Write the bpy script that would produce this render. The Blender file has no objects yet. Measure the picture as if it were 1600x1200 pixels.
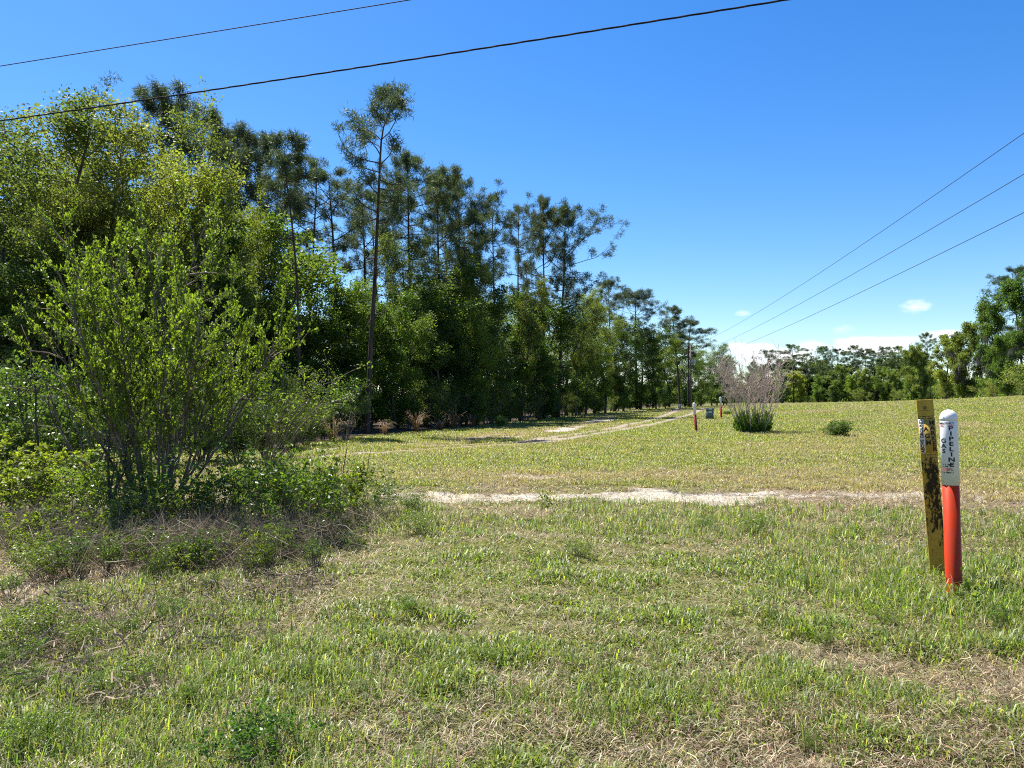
import bpy, bmesh, math, random
import numpy as np
from mathutils import Vector, Matrix, Euler

S = bpy.context.scene
COL = S.collection
R = math.radians
F = 1202.0            # focal length in pixels of a 1600 px wide frame
EYE = 1.5
PITCH = math.atan(25.0 / F)

# ------------------------------------------------------------------ noise
def _hash(ix, iy, seed):
    n = (ix.astype(np.int64) * 374761393 + iy.astype(np.int64) * 668265263 + seed * 1442695041) & 0xFFFFFFFF
    n = ((n ^ (n >> 13)) * 1274126177) & 0xFFFFFFFF
    n = n ^ (n >> 16)
    return (n & 0xFFFF) / 65535.0

def vnoise(x, y, seed=0):
    x = np.asarray(x, float); y = np.asarray(y, float)
    ix = np.floor(x); iy = np.floor(y)
    fx = x - ix; fy = y - iy
    fx = fx * fx * (3 - 2 * fx); fy = fy * fy * (3 - 2 * fy)
    a = _hash(ix, iy, seed); b = _hash(ix + 1, iy, seed)
    c = _hash(ix, iy + 1, seed); d = _hash(ix + 1, iy + 1, seed)
    return (a * (1 - fx) + b * fx) * (1 - fy) + (c * (1 - fx) + d * fx) * fy

def fbm(x, y, seed=0, octv=4):
    s = 0; a = 0.5; t = 0
    for i in range(octv):
        s = s + a * vnoise(x * 2 ** i, y * 2 ** i, seed + i * 17); t += a; a *= 0.5
    return s / t

def sstep(a, b, x):
    t = np.clip((np.asarray(x, float) - a) / (b - a), 0, 1)
    return t * t * (3 - 2 * t)

def pdist(x, y, poly):
    best = np.full(np.shape(x), 1e9)
    for (ax, ay), (bx, by) in zip(poly[:-1], poly[1:]):
        dx, dy = bx - ax, by - ay
        t = np.clip(((x - ax) * dx + (y - ay) * dy) / (dx * dx + dy * dy), 0, 1)
        best = np.minimum(best, np.hypot(x - ax - t * dx, y - ay - t * dy))
    return best

# ------------------------------------------------------------------ terrain
def height(x, y):
    x = np.asarray(x, float); y = np.asarray(y, float)
    d = np.hypot(x, y)
    t = x / np.maximum(y, 1.0)
    a = np.interp(t, [-.5, 0, .2, .33, .66, 1.2], [0, 0, .4, .67, 1.9, 2.2])
    a = np.where(y < 2, 0, a)
    h = a * sstep(22, 100, d)
    h = h + 0.07 * (fbm(x * .5, y * .5, 3, 3) - .5) * sstep(1, 5, d) + .05 * (vnoise(x * 1.7, y * 1.7, 9) - .5) * sstep(2, 4, d) + .045 * (vnoise(x * 5.5, y * 5.5, 19) - .5) * sstep(1, 3, d) * sstep(30, 12, d)
    return h

def H(x, y):
    return float(height(np.array([x]), np.array([y]))[0])

def ray(px, py):
    v = Vector(((px - 800) / F, 1.0, (600 - py) / F))
    return Matrix.Rotation(PITCH, 3, 'X') @ v

def at(px, py, Y):
    r = ray(px, py)
    return Vector((r.x / r.y * Y, Y, EYE + r.z / r.y * Y))

def edge_y(x):
    return np.interp(x, [-60, -28, -20, -12, -7.2, -6.2, -2.1, 2.5, 11.2, 28, 40, 66], [18, 20, 21, 22.5, 23.5, 31, 43, 61, 91, 130, 150, 200])

RUT1 = [(-6.5, 18.5), (-4.7, 20.7), (-2.3, 24), (.4, 26), (3.6, 33.4), (8.6, 46), (16, 68), (24, 96)]
RUT2 = [(-6.5, 21.5), (-5.5, 24), (0, 26.9), (1.4, 30.5), (4.9, 39), (10, 54), (16, 76), (24, 110)]
RUT3 = [(-5.5, 26), (-2.4, 27), (-.4, 34), (2.5, 38), (5.5, 52), (8.5, 66)]
RUT4 = [(-.2, 31), (2.5, 37.5), (3.6, 43), (8, 58)]
CROSS = [(-2.6, 12.5), (-1, 12.35), (1.5, 12.1), (4, 12.2), (8, 12.0), (14, 12.3), (22, 13)]

def masks(x, y):
    """sand and dryness of the ground, from where the tracks run"""
    n1 = fbm(x * .9, y * 1.8, 21); n2 = fbm(x * .35, y * .35, 33); n3 = fbm(x * 3.0, y * 3.0, 45, 3)
    dc = pdist(x, y, CROSS)
    str_c = np.interp(x, [-2.8, -1.6, -.5, 3.2, 4.3, 6, 9, 22], [0, .6, 1.0, 1.0, .5, .30, .34, .22])
    s = sstep(.88, .2, dc + (n1 - .5) * 2.3 + (n3 - .5) * .9) * (.30 + .70 * str_c) * sstep(-2.9, -1.9, x)
    s = np.where(str_c < .8, s * sstep(.35, .6, n1 + .25 * str_c + .25 * (n3 - .5)), s)
    s = np.maximum(s, sstep(.9, .25, np.hypot((x - .4) / 1.3, (y - 15.2) / .7) + (n1 - .5) * 1.2) * .55)
    def rut(p, w, k, lo):
        d = pdist(x, y, p)
        return sstep(w * 1.9, w * .5, d + (n1 - .5) * w * 1.6) * k * sstep(lo, lo + .25, n2 * .6 + n1 * .5)
    s = np.maximum(s, rut(RUT1, .32, .42, .0)); s = np.maximum(s, rut(RUT2, .34, .40, .0))
    s = np.maximum(s, rut(RUT3, .42, .52, .40)); s = np.maximum(s, rut(RUT4, .5, .55, .38))
    dry = .25 + 1.0 * (fbm(x * .45, y * .45, 57) - .5) + .8 * (fbm(x * .12 + 3, y * .16, 61, 2) - .5) + .5 * (n3 - .5)
    dry = dry + .42 * sstep(7.0, 3.4, y) + .42 * sstep(2.6, .3, np.abs(y - 15.0 - .25 * (n2 - .5) * 8)) * sstep(-.5, 3.5, x)
    dry = dry + .22 * sstep(2, .4, np.abs(y - 10.7)) - .12 * sstep(16, 24, y) + 1.1 * s
    dry = dry + .3 * sstep(4.0, 1.5, np.hypot(x + 4.5, (y - 7.8) * 1.1))
    dry = dry + .12 * sstep(5, 15, x) * sstep(17, 25, y)
    return np.clip(s, 0, 1), np.clip(dry, 0, 1)

# ------------------------------------------------------------------ mesh helpers
def make_mesh(name, V, quads=None, tris=None, col=None, tint=None, smooth=False):
    me = bpy.data.meshes.new(name)
    V = np.asarray(V, np.float32)
    me.vertices.add(len(V)); me.vertices.foreach_set('co', V.ravel())
    idx = []; starts = []; pos = 0
    if quads is not None and len(quads):
        q = np.asarray(quads, np.int32); idx.append(q.ravel()); starts.append(np.arange(len(q)) * 4); pos = len(q) * 4
    if tris is not None and len(tris):
        t = np.asarray(tris, np.int32); idx.append(t.ravel()); starts.append(pos + np.arange(len(t)) * 3)
    idx = np.concatenate(idx).astype(np.int32); starts = np.concatenate(starts).astype(np.int32)
    me.loops.add(len(idx)); me.loops.foreach_set('vertex_index', idx)
    me.polygons.add(len(starts)); me.polygons.foreach_set('loop_start', starts)
    if smooth:
        me.polygons.foreach_set('use_smooth', np.ones(len(starts), bool))
    me.update(calc_edges=True)
    if col is not None:
        a = me.attributes.new('col', 'FLOAT_COLOR', 'POINT')
        c = np.ones((len(V), 4), np.float32); c[:, :3] = col
        a.data.foreach_set('color', c.ravel())
    if tint is not None:
        a = me.attributes.new('tint', 'FLOAT', 'POINT')
        a.data.foreach_set('value', np.asarray(tint, np.float32))
    return me

def link(name, me, mat, parent=None):
    o = bpy.data.objects.new(name, me); COL.objects.link(o)
    if mat is not None and not me.materials:
        me.materials.append(mat)
    if parent is not None:
        o.parent = parent
    return o

def empty(name, loc, rot=(0, 0, 0)):
    o = bpy.data.objects.new(name, None); COL.objects.link(o)
    o.location = loc; o.rotation_euler = rot; o.empty_display_size = .3
    return o

def tag(o, label, cat, group=None, kind=None):
    if label: o['label'] = label
    if cat: o['category'] = cat
    if group: o['group'] = group
    if kind: o['kind'] = kind
    return o

class Geo:
    def __init__(s): s.V = []; s.Q = []; s.T = []; s.n = 0
    def add(s, V, Q=None, T=None):
        V = np.asarray(V, float)
        if Q is not None and len(Q): s.Q.append(np.asarray(Q) + s.n)
        if T is not None and len(T): s.T.append(np.asarray(T) + s.n)
        s.V.append(V); s.n += len(V)
    def tube(s, pts, rad, n=6, cap=True):
        P = np.asarray([tuple(p) for p in pts], float); m = len(P)
        rad = np.broadcast_to(np.asarray(rad, float), (m,))
        T = np.gradient(P, axis=0); T /= np.linalg.norm(T, axis=1)[:, None] + 1e-9
        ref = np.array([0, 0, 1.]) if abs(T[0][2]) < .9 else np.array([1., 0, 0])
        a = np.cross(T, ref); bad = np.linalg.norm(a, axis=1) < 1e-3
        a[bad] = np.cross(T[bad], [0.3, 1, 0.2]); a /= np.linalg.norm(a, axis=1)[:, None]
        b = np.cross(T, a)
        th = np.arange(n) * 2 * math.pi / n
        V = P[:, None, :] + rad[:, None, None] * (a[:, None, :] * np.cos(th)[None, :, None] + b[:, None, :] * np.sin(th)[None, :, None])
        i = np.arange(m - 1)[:, None] * n; j = np.arange(n)[None, :]; k = (j + 1) % n
        Q = np.stack([i + j, i + n + j, i + n + k, i + k], -1).reshape(-1, 4)
        Tt = []
        if cap:
            for base, flip in ((0, 0), ((m - 1) * n, 1)):
                for q in range(1, n - 1):
                    Tt.append((base, base + q, base + q + 1) if not flip else (base, base + q + 1, base + q))
        s.add(V.reshape(-1, 3), Q, Tt)
    def lathe(s, prof, n=32):
        th = np.arange(n) * 2 * math.pi / n
        V = np.array([[(r * math.cos(t), r * math.sin(t), z) for t in th] for r, z in prof]).reshape(-1, 3)
        m = len(prof); i = np.arange(m - 1)[:, None] * n; j = np.arange(n)[None, :]; k = (j + 1) % n
        s.add(V, np.stack([i + j, i + k, i + n + k, i + n + j], -1).reshape(-1, 4))
    def box(s, c, d, bev=0):
        bm = bmesh.new(); bmesh.ops.create_cube(bm, size=1)
        for v in bm.verts: v.co = Vector((c[0] + v.co.x * d[0], c[1] + v.co.y * d[1], c[2] + v.co.z * d[2]))
        if bev: bmesh.ops.bevel(bm, geom=bm.edges[:], offset=bev, segments=2, affect='EDGES', profile=.6)
        s.bm(bm)
    def bm(s, bm):
        bmesh.ops.triangulate(bm, faces=bm.faces[:]); bm.verts.index_update()
        s.add([v.co[:] for v in bm.verts], None, [[v.index for v in f.verts] for f in bm.faces]); bm.free()
    def mesh(s, name, smooth=False, **k):
        return make_mesh(name, np.concatenate(s.V), np.concatenate(s.Q) if s.Q else None, np.concatenate(s.T) if s.T else None, smooth=smooth, **k)

def unit(a):
    return a / (np.linalg.norm(a, axis=-1, keepdims=True) + 1e-9)

def leaf_mesh(name, C, A, L, W, rng, tint):
    """diamond shaped leaves: centres C, axes A, lengths L, widths W"""
    n = len(C)
    A = unit(A); B = unit(np.cross(A, unit(rng.normal(size=(n, 3)))))
    N = np.cross(A, B)
    L = np.broadcast_to(L, (n,))[:, None]; W = np.broadcast_to(W, (n,))[:, None]
    V = np.stack([C - A * L * .5, C + B * W * .5 - A * L * .08 + N * W * .12, C + A * L * .5, C - B * W * .5 - A * L * .08 + N * W * .12], 1).reshape(-1, 3)
    Q = np.arange(n * 4).reshape(-1, 4)
    return make_mesh(name, V, Q, tint=np.repeat(tint, 4))

# ------------------------------------------------------------------ materials
def new_mat(name):
    m = bpy.data.materials.new(name); m.use_nodes = True
    nt = m.node_tree; nt.nodes.clear()
    out = nt.nodes.new('ShaderNodeOutputMaterial')
    return m, nt, out

def nd(nt, t, **k):
    n = nt.nodes.new(t)
    for a, v in k.items():
        if a in n.inputs: n.inputs[a].default_value = v
        else: setattr(n, a, v)
    return n

def mixc(nt, fac, a, b, blend='MIX'):
    n = nt.nodes.new('ShaderNodeMix'); n.data_type = 'RGBA'; n.blend_type = blend
    for i, v in ((0, fac), (6, a), (7, b)):
        if hasattr(v, 'links') or hasattr(v, 'is_linked'): nt.links.new(v, n.inputs[i])
        else: n.inputs[i].default_value = v if i == 0 else (*v, 1) if len(v) == 3 else v
    return n.outputs[2]

def mathn(nt, op, a, b=None, c=None):
    n = nt.nodes.new('ShaderNodeMath'); n.operation = op
    for i, v in enumerate((a, b, c)):
        if v is None: continue
        if hasattr(v, 'is_linked'): nt.links.new(v, n.inputs[i])
        else: n.inputs[i].default_value = v
    return n.outputs[0]

def leaf_mat(name, dark, light, tr=.42, trcol=(1.5, 1.55, .7), rough=.45, spec=.35, varobj=.35):
    m, nt, out = new_mat(name); L = nt.links
    at_ = nd(nt, 'ShaderNodeAttribute', attribute_name='tint')
    oi = nd(nt, 'ShaderNodeObjectInfo')
    c = mixc(nt, at_.outputs['Fac'], dark, light)
    c = mixc(nt, 1.0, c, oi.outputs['Color'], 'MULTIPLY')
    hs = nd(nt, 'ShaderNodeHueSaturation'); L.new(c, hs.inputs['Color'])
    L.new(mathn(nt, 'MULTIPLY_ADD', oi.outputs['Random'], varobj, 1 - varobj * .5), hs.inputs['Value'])
    L.new(mathn(nt, 'MULTIPLY_ADD', oi.outputs['Random'], -.03, .515), hs.inputs['Hue'])
    p = nd(nt, 'ShaderNodeBsdfPrincipled', Roughness=rough); p.inputs['Specular IOR Level'].default_value = spec
    L.new(hs.outputs[0], p.inputs['Base Color'])
    t = nd(nt, 'ShaderNodeBsdfTranslucent')
    L.new(mixc(nt, 1.0, hs.outputs[0], trcol, 'MULTIPLY'), t.inputs['Color'])
    mx = nd(nt, 'ShaderNodeMixShader'); mx.inputs[0].default_value = tr
    L.new(p.outputs[0], mx.inputs[1]); L.new(t.outputs[0], mx.inputs[2]); L.new(mx.outputs[0], out.inputs[0])
    return m

def bark_mat(name, a, b, sc=6.0, stretch=.15):
    m, nt, out = new_mat(name); L = nt.links
    tc = nd(nt, 'ShaderNodeTexCoord'); mp = nd(nt, 'ShaderNodeMapping'); mp.inputs['Scale'].default_value = (1, 1, stretch)
    L.new(tc.outputs['Object'], mp.inputs[0])
    n1 = nd(nt, 'ShaderNodeTexNoise', Scale=sc, Detail=6.0, Roughness=.7); L.new(mp.outputs[0], n1.inputs['Vector'])
    cr = nd(nt, 'ShaderNodeValToRGB'); cr.color_ramp.elements[0].position = .35; cr.color_ramp.elements[1].position = .68
    cr.color_ramp.elements[0].color = (*a, 1); cr.color_ramp.elements[1].color = (*b, 1); L.new(n1.outputs['Fac'], cr.inputs[0])
    p = nd(nt, 'ShaderNodeBsdfPrincipled', Roughness=.9); p.inputs['Specular IOR Level'].default_value = .15
    L.new(cr.outputs[0], p.inputs['Base Color'])
    bp = nd(nt, 'ShaderNodeBump', Strength=.6, Distance=.03); L.new(n1.outputs['Fac'], bp.inputs['Height']); L.new(bp.outputs[0], p.inputs['Normal'])
    L.new(p.outputs[0], out.inputs[0])
    return m

def plain(name, c, rough=.5, spec=.4, noise=.0, sc=20, c2=None, metal=0):
    m, nt, out = new_mat(name); L = nt.links
    p = nd(nt, 'ShaderNodeBsdfPrincipled', Roughness=rough, Metallic=metal); p.inputs['Specular IOR Level'].default_value = spec
    if noise:
        tc = nd(nt, 'ShaderNodeTexCoord'); n1 = nd(nt, 'ShaderNodeTexNoise', Scale=sc, Detail=5.0, Roughness=.65); L.new(tc.outputs['Object'], n1.inputs['Vector'])
        cr = nd(nt, 'ShaderNodeValToRGB'); cr.color_ramp.elements[0].position = .42; cr.color_ramp.elements[1].position = .72
        cr.color_ramp.elements[0].color = (0, 0, 0, 1); cr.color_ramp.elements[1].color = (noise, noise, noise, 1); L.new(n1.outputs['Fac'], cr.inputs[0])
        L.new(mixc(nt, cr.outputs[0], c, c2), p.inputs['Base Color'])
    else:
        p.inputs['Base Color'].default_value = (*c, 1)
    L.new(p.outputs[0], out.inputs[0])
    return m

M = {}
M['broad'] = leaf_mat('broad_leaf', (.052, .078, .022), (.180, .215, .052), tr=.54, rough=.55, spec=.25)
M['dense'] = leaf_mat('dense_leaf', (.030, .060, .015), (.125, .188, .034), tr=.52, rough=.5, spec=.25)
M['needle'] = leaf_mat('pine_needle', (.032, .056, .026), (.105, .138, .062), tr=.36, trcol=(1.3, 1.3, .8), rough=.55, spec=.25, varobj=.25)
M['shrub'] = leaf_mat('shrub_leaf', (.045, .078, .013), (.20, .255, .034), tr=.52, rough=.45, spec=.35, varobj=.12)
M['low'] = leaf_mat('low_leaf', (.045, .085, .018), (.13, .19, .032), tr=.45, rough=.4, varobj=.25)
M['dead'] = leaf_mat('dead_stem', (.075, .055, .038), (.36, .29, .20), tr=.2, trcol=(1, 1, 1), rough=.8, spec=.2, varobj=.1)
M['rust'] = leaf_mat('rust_grass', (.10, .055, .028), (.25, .16, .085), tr=.3, trcol=(1, 1, .9), rough=.7, varobj=.1)
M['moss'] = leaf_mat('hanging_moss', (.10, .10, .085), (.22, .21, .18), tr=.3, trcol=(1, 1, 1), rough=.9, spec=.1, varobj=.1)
M['pinebark'] = bark_mat('pine_bark', (.026, .020, .016), (.10, .078, .062))
M['bark'] = bark_mat('grey_bark', (.030, .026, .021), (.15, .13, .105))
M['twig'] = bark_mat('twig_bark', (.06, .045, .034), (.24, .20, .155), 12, .3)

def grass_mat():
    m, nt, out = new_mat('grass_blade'); L = nt.links
    a = nd(nt, 'ShaderNodeAttribute', attribute_name='col')
    p = nd(nt, 'ShaderNodeBsdfPrincipled', Roughness=.45); p.inputs['Specular IOR Level'].default_value = .4
    L.new(a.outputs['Color'], p.inputs['Base Color'])
    t = nd(nt, 'ShaderNodeBsdfTranslucent'); L.new(mixc(nt, 1.0, a.outputs['Color'], (1.35, 1.4, .8), 'MULTIPLY'), t.inputs['Color'])
    mx = nd(nt, 'ShaderNodeMixShader'); mx.inputs[0].default_value = .46
    L.new(p.outputs[0], mx.inputs[1]); L.new(t.outputs[0], mx.inputs[2]); L.new(mx.outputs[0], out.inputs[0])
    return m
M['grass'] = grass_mat()

def ground_mat():
    m, nt, out = new_mat('ground_soil'); L = nt.links
    tc = nd(nt, 'ShaderNodeTexCoord')
    def noise(sc, det=6.0, ro=.65):
        n = nd(nt, 'ShaderNodeTexNoise', Scale=sc, Detail=det, Roughness=ro); L.new(tc.outputs['Object'], n.inputs['Vector']); return n.outputs['Fac']
    nf = noise(26, 8.0, .75); nm = noise(2.2); nb = noise(90, 4.0)
    def ramp(v, lo, hi):
        n = nd(nt, 'ShaderNodeMapRange'); n.inputs[1].default_value = lo; n.inputs[2].default_value = hi; L.new(v, n.inputs[0]); return n.outputs[0]
    sand = nd(nt, 'ShaderNodeAttribute', attribute_name='sand').outputs['Fac']
    dry = nd(nt, 'ShaderNodeAttribute', attribute_name='dry').outputs['Fac']
    wood = nd(nt, 'ShaderNodeAttribute', attribute_name='wood').outputs['Fac']
    thatch = mixc(nt, ramp(nf, .3, .7), (.065, .045, .028), (.26, .195, .125))
    green = mixc(nt, ramp(nf, .3, .72), (.030, .038, .009), (.180, .190, .045))  # shadow gaps between blades put into the dark soil tone
    c = mixc(nt, ramp(mathn(nt, 'ADD', dry, mathn(nt, 'MULTIPLY', mathn(nt, 'SUBTRACT', nm, .5), .5)), .15, .75), green, thatch)
    s1 = mixc(nt, ramp(nb, .3, .7), (.31, .28, .225), (.44, .41, .345))
    s1 = mixc(nt, mathn(nt, 'MULTIPLY', ramp(nm, .45, .68), .75), s1, (.25, .215, .165))
    sf = ramp(mathn(nt, 'ADD', sand, mathn(nt, 'MULTIPLY', mathn(nt, 'SUBTRACT', nf, .5), .7)), .25, .6)
    c = mixc(nt, sf, c, s1)
    litter = mixc(nt, ramp(nf, .35, .7), (.03, .022, .014), (.11, .08, .05))
    c = mixc(nt, wood, c, litter)
    p = nd(nt, 'ShaderNodeBsdfPrincipled', Roughness=.95); p.inputs['Specular IOR Level'].default_value = .1
    L.new(c, p.inputs['Base Color'])
    bp = nd(nt, 'ShaderNodeBump', Strength=.5, Distance=.03); L.new(nf, bp.inputs['Height']); L.new(bp.outputs[0], p.inputs['Normal'])
    L.new(p.outputs[0], out.inputs[0])
    return m

# ------------------------------------------------------------------ ground sheet
def axis(fine0, fine1, step, lo, hi, g, g2=1.3):
    a = list(np.arange(fine0, fine1, step)); st = step
    while a[-1] < hi: st *= g; a.append(a[-1] + st)
    st = step; v = fine0; pre = []
    while v > lo: st *= g2; v -= st; pre.append(v)
    return np.array(pre[::-1] + a)
xs = np.unique(np.round(axis(-7, 14, .12, -700, 700, 1.035, 1.035), 4))
ys = np.unique(np.round(axis(2.2, 17, .11, -60, 900, 1.016), 4))
X, Y = np.meshgrid(xs, ys)
Zg = height(X, Y)
sand, dry = masks(X, Y)
wood = sstep(-.5, 1.2, Y - edge_y(X)) * sstep(45, 30, X)
nx, ny = len(xs), len(ys)
ii = np.arange(ny - 1)[:, None] * nx + np.arange(nx - 1)[None, :]
Q = np.stack([ii, ii + 1, ii + nx + 1, ii + nx], -1).reshape(-1, 4)
Zg = Zg - .05 * sand * sstep(40, 10, Y)
me = make_mesh('ground', np.stack([X, Y, Zg], -1).reshape(-1, 3), Q, smooth=True)
for nm_, arr in (('sand', sand), ('dry', dry), ('wood', wood)):
    a = me.attributes.new(nm_, 'FLOAT', 'POINT'); a.data.foreach_set('value', arr.astype(np.float32).ravel())
ground = link('ground', me, ground_mat()); tag(ground, None, None, kind='structure')

# ------------------------------------------------------------------ grass
rng = np.random.default_rng(5)
def ground_points(n, d0, d1, power, half=R(43)):
    """random ground points in the sector in front; density falls with distance"""
    u = rng.random(n)
    if power == 1: d = d0 * (d1 / d0) ** u
    else:
        k = 1 - power; d = (d0 ** k + u * (d1 ** k - d0 ** k)) ** (1 / k)
    th = (rng.random(n) * 2 - 1) * half
    return d * np.sin(th), d * np.cos(th)

GREENS = np.array([(.100, .172, .016), (.150, .212, .020), (.215, .245, .036), (.062, .115, .015), (.280, .295, .085)])
TANS = np.array([(.31, .245, .155), (.42, .34, .22), (.20, .15, .09), (.52, .45, .32), (.12, .08, .05)])

def blades(x, y, hgt, wid, lean, col, flat=None):
    n = len(x)
    z = height(x, y)
    az = rng.random(n) * 2 * math.pi
    dirv = np.stack([np.cos(az), np.sin(az), np.zeros(n)], -1)
    side = np.stack([-np.sin(az + rng.normal(size=n) * .6), np.cos(az), np.zeros(n)], -1); side = unit(side)
    P0 = np.stack([x, y, z - .005], -1)
    up = np.array([0, 0, 1.])
    ln = lean[:, None]; h = hgt[:, None]; w = wid[:, None]
    P1 = P0 + up * h * .6 * np.sqrt(np.maximum(1 - (ln * .5) ** 2, .05)) + dirv * h * .6 * ln * .5
    rem = np.sqrt(np.maximum(1 - np.minimum(ln * 1.15, 1.15) ** 2 * .74, .02))
    P2 = P1 + (up * rem * .55 + dirv * np.minimum(ln * 1.15, 1.15) * .8) * h * .45 - up * h * .12 * ln
    V = np.stack([P0 - side * w * .5, P0 + side * w * .5, P1 - side * w * .42, P1 + side * w * .42, P2], 1).reshape(-1, 3)
    b = np.arange(n)[:, None] * 5
    Q = np.concatenate([b + 0, b + 1, b + 3, b + 2], 1); T = np.concatenate([b + 2, b + 3, b + 4], 1)
    return V, Q, T, np.repeat(col, 5, 0)

def straw(x, y, ln, wid, col, lift):
    n = len(x); z = height(x, y)
    az = rng.random(n) * 2 * math.pi
    d = np.stack([np.cos(az), np.sin(az), rng.normal(size=n) * .28], -1)
    s = np.stack([-np.sin(az), np.cos(az), np.zeros(n)], -1)
    C = np.stack([x, y, z + lift], -1); l = ln[:, None]; w = wid[:, None]
    bend = np.array([0, 0, 1.]) * l * (rng.random(n)[:, None] * .25)
    V = np.stack([C - d * l * .5 - s * w * .5, C - d * l * .5 + s * w * .5, C + bend - s * w * .5, C + bend + s * w * .5, C + d * l * .5], 1).reshape(-1, 3)
    b = np.arange(n)[:, None] * 5
    return V, np.concatenate([b, b + 1, b + 3, b + 2], 1), np.concatenate([b + 2, b + 3, b + 4], 1), np.repeat(col, 5, 0)

def join(parts, name, mat):
    Vs, Qs, Ts, Cs = [], [], [], []; o = 0
    for V, Q, T, C in parts:
        Vs.append(V); Qs.append(Q + o); Ts.append(T + o); Cs.append(C); o += len(V)
    me = make_mesh(name, np.concatenate(Vs), np.concatenate(Qs), np.concatenate(Ts), col=np.concatenate(Cs))
    return link(name, me, mat)

def pick(pal, n, wts=None):
    i = rng.choice(len(pal), n, p=wts); c = pal[i] * (0.75 + .5 * rng.random((n, 1)))
    return c * (1 + .08 * rng.normal(size=(n, 3))) * np.exp(rng.normal(size=(n, 1)) * .36) * .9

def not_wood(x, y): return y < edge_y(x) + .3

# --- dry thatch
x, y = ground_points(330000, 2.4, 22, 1.0)
s_, d_ = masks(x, y)
k = (rng.random(len(x)) < np.clip(.38 + d_ * 1.1 - s_ * 1.2, 0.03, 1)) & not_wood(x, y)
x, y = x[k], y[k]; dist = np.hypot(x, y); n = len(x)
sc = np.maximum(1, dist / 4.5) ** .75
thatch = straw(x, y, (.035 + .075 * rng.random(n)) * sc ** .6, (.0022 + .0022 * rng.random(n)) * sc, pick(TANS, n, [.28, .25, .22, .1, .15]), rng.random(n) ** 2 * .035 * sc ** .3)
tag(join([thatch], 'dry_thatch', M['grass']), 'tan dead grass stalks lying between the green blades in the foreground', 'dead grass', kind='stuff')

# --- green grass
parts = []
def patch(x, y): return fbm(x * .8, y * .8, 71, 3), fbm(x * 2.6, y * 2.6, 77, 2)
# near
x, y = ground_points(430000, 2.4, 17, 1.0)
s_, d_ = masks(x, y); p1, p2 = patch(x, y)
dens = np.clip(.88 - d_ * .95 + (p2 - .5) * 1.3 + (p1 - .5) * 1.0, .05, 1) * (1 - sstep(.10, .38, s_) * .97)
k = (rng.random(len(x)) < dens) & not_wood(x, y)
x, y, d_, p1, p2 = x[k], y[k], d_[k], p1[k], p2[k]; dist = np.hypot(x, y); n = len(x)
sc = np.maximum(1, dist / 4.5) ** .72
hg = (.025 + .085 * rng.random(n) ** 2) * (0.55 + 1.1 * sstep(.35, .75, p2)) * (1 - .25 * d_) * (1 - .4 * sstep(4.5, 10, dist))
hg *= np.where((dist > 12.2), .75, 1)
col = pick(GREENS, n, [.26, .3, .2, .12, .12])
yl = np.clip(d_ * .55 + .25 * rng.random(n), 0, 1)[:, None]; col = col * (1 - yl * .45) + np.array((.21, .18, .075)) * yl * .45
parts.append(blades(x, y, hg, (.0044 + .0048 * rng.random(n)) * sc, np.clip(.6 + .55 * rng.random(n) + .2 * sstep(5, 10, dist), 0, 1.15), col))
# far field
x, y = ground_points(900000, 13.5, 120, 1.5)
s_, d_ = masks(x, y); p1, p2 = patch(x * .6, y * .6)
dens = np.clip(1.1 - d_ * .55 + (p2 - .5) * .8, .08, 1) * (1 - sstep(.10, .36, s_) * .92)
k = (rng.random(len(x)) < dens) & not_wood(x, y) & (x < 70)
x, y, d_, p1, p2 = x[k], y[k], d_[k], p1[k], p2[k]; dist = np.hypot(x, y); n = len(x)
sc = (dist / 14.) ** .78
hg = (.045 + .07 * rng.random(n)) * (.7 + .5 * p2) * sc ** .35
col = 1.36 * pick(np.array([(.125, .156, .024), (.172, .190, .030), (.220, .215, .048), (.085, .115, .020), (.25, .205, .10)]), n, [.30, .28, .17, .15, .10])
yl = np.clip((d_ - .12) * 1.35, 0, 1)[:, None]; col = col * (1 - yl * .80) + np.array((.34, .26, .14)) * yl * .80
parts.append(blades(x, y, hg, (.0065 + .006 * rng.random(n)) * sc, np.clip(.45 + .7 * rng.random(n), 0, 1), col))
tag(join(parts, 'grass', M['grass']), 'mown yellow green grass covering the open field and verge', 'grass', kind='stuff')

# --- taller clumps of fresh grass in the verge
def clumps(spots, name, label, per=34, hh=(.12, .26), ww=.006, pal=GREENS, spread=.055, leanm=.65):
    P = []
    for (cx, cy, k) in spots:
        n = int(per * k); a = rng.normal(size=(n, 2)) * spread * math.sqrt(k)
        sc = max(1, math.hypot(cx, cy) / 5) ** .7
        P.append(blades(cx + a[:, 0], cy + a[:, 1], (hh[0] + (hh[1] - hh[0]) * rng.random(n)), (ww * (.6 + .6 * rng.random(n))) * sc, np.clip(.45 + leanm * rng.random(n), 0, 1.15), pick(pal, n)))
    o = join(P, name, M['grass']); return tag(o, label, 'grass', kind='stuff')
sp = []
x, y = ground_points(6000, 2.6, 11.8, .8)
q = fbm(x * .55, y * .55, 91, 3) + .25 * sstep(1.0, 3.5, x) * sstep(4.5, 7, y) - .10 * sstep(4.5, 3, y)
s_, d_ = masks(x, y)
for a, b, c, d in zip(x, y, q, d_):
    if c > .535 - .06 * random.random() and d < .75 and b < 11.4: sp.append((a, b, .5 + 1.0 * rng.random()))
clumps(sp, 'grass_clumps', 'taller bright green grass clumps rising from the mown verge', 20, (.05, .21), .0044, spread=.07)
m0 = at(1482, 925, 6.0)
sp = [(m0.x + rng.normal() * .45, m0.y - .25 + rng.normal() * .4, 1) for _ in range(55)]
clumps(sp, 'verge_grass', 'long arching grass blades around the foot of the marker post', 22, (.12, .30), .0055, leanm=.9)

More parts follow.
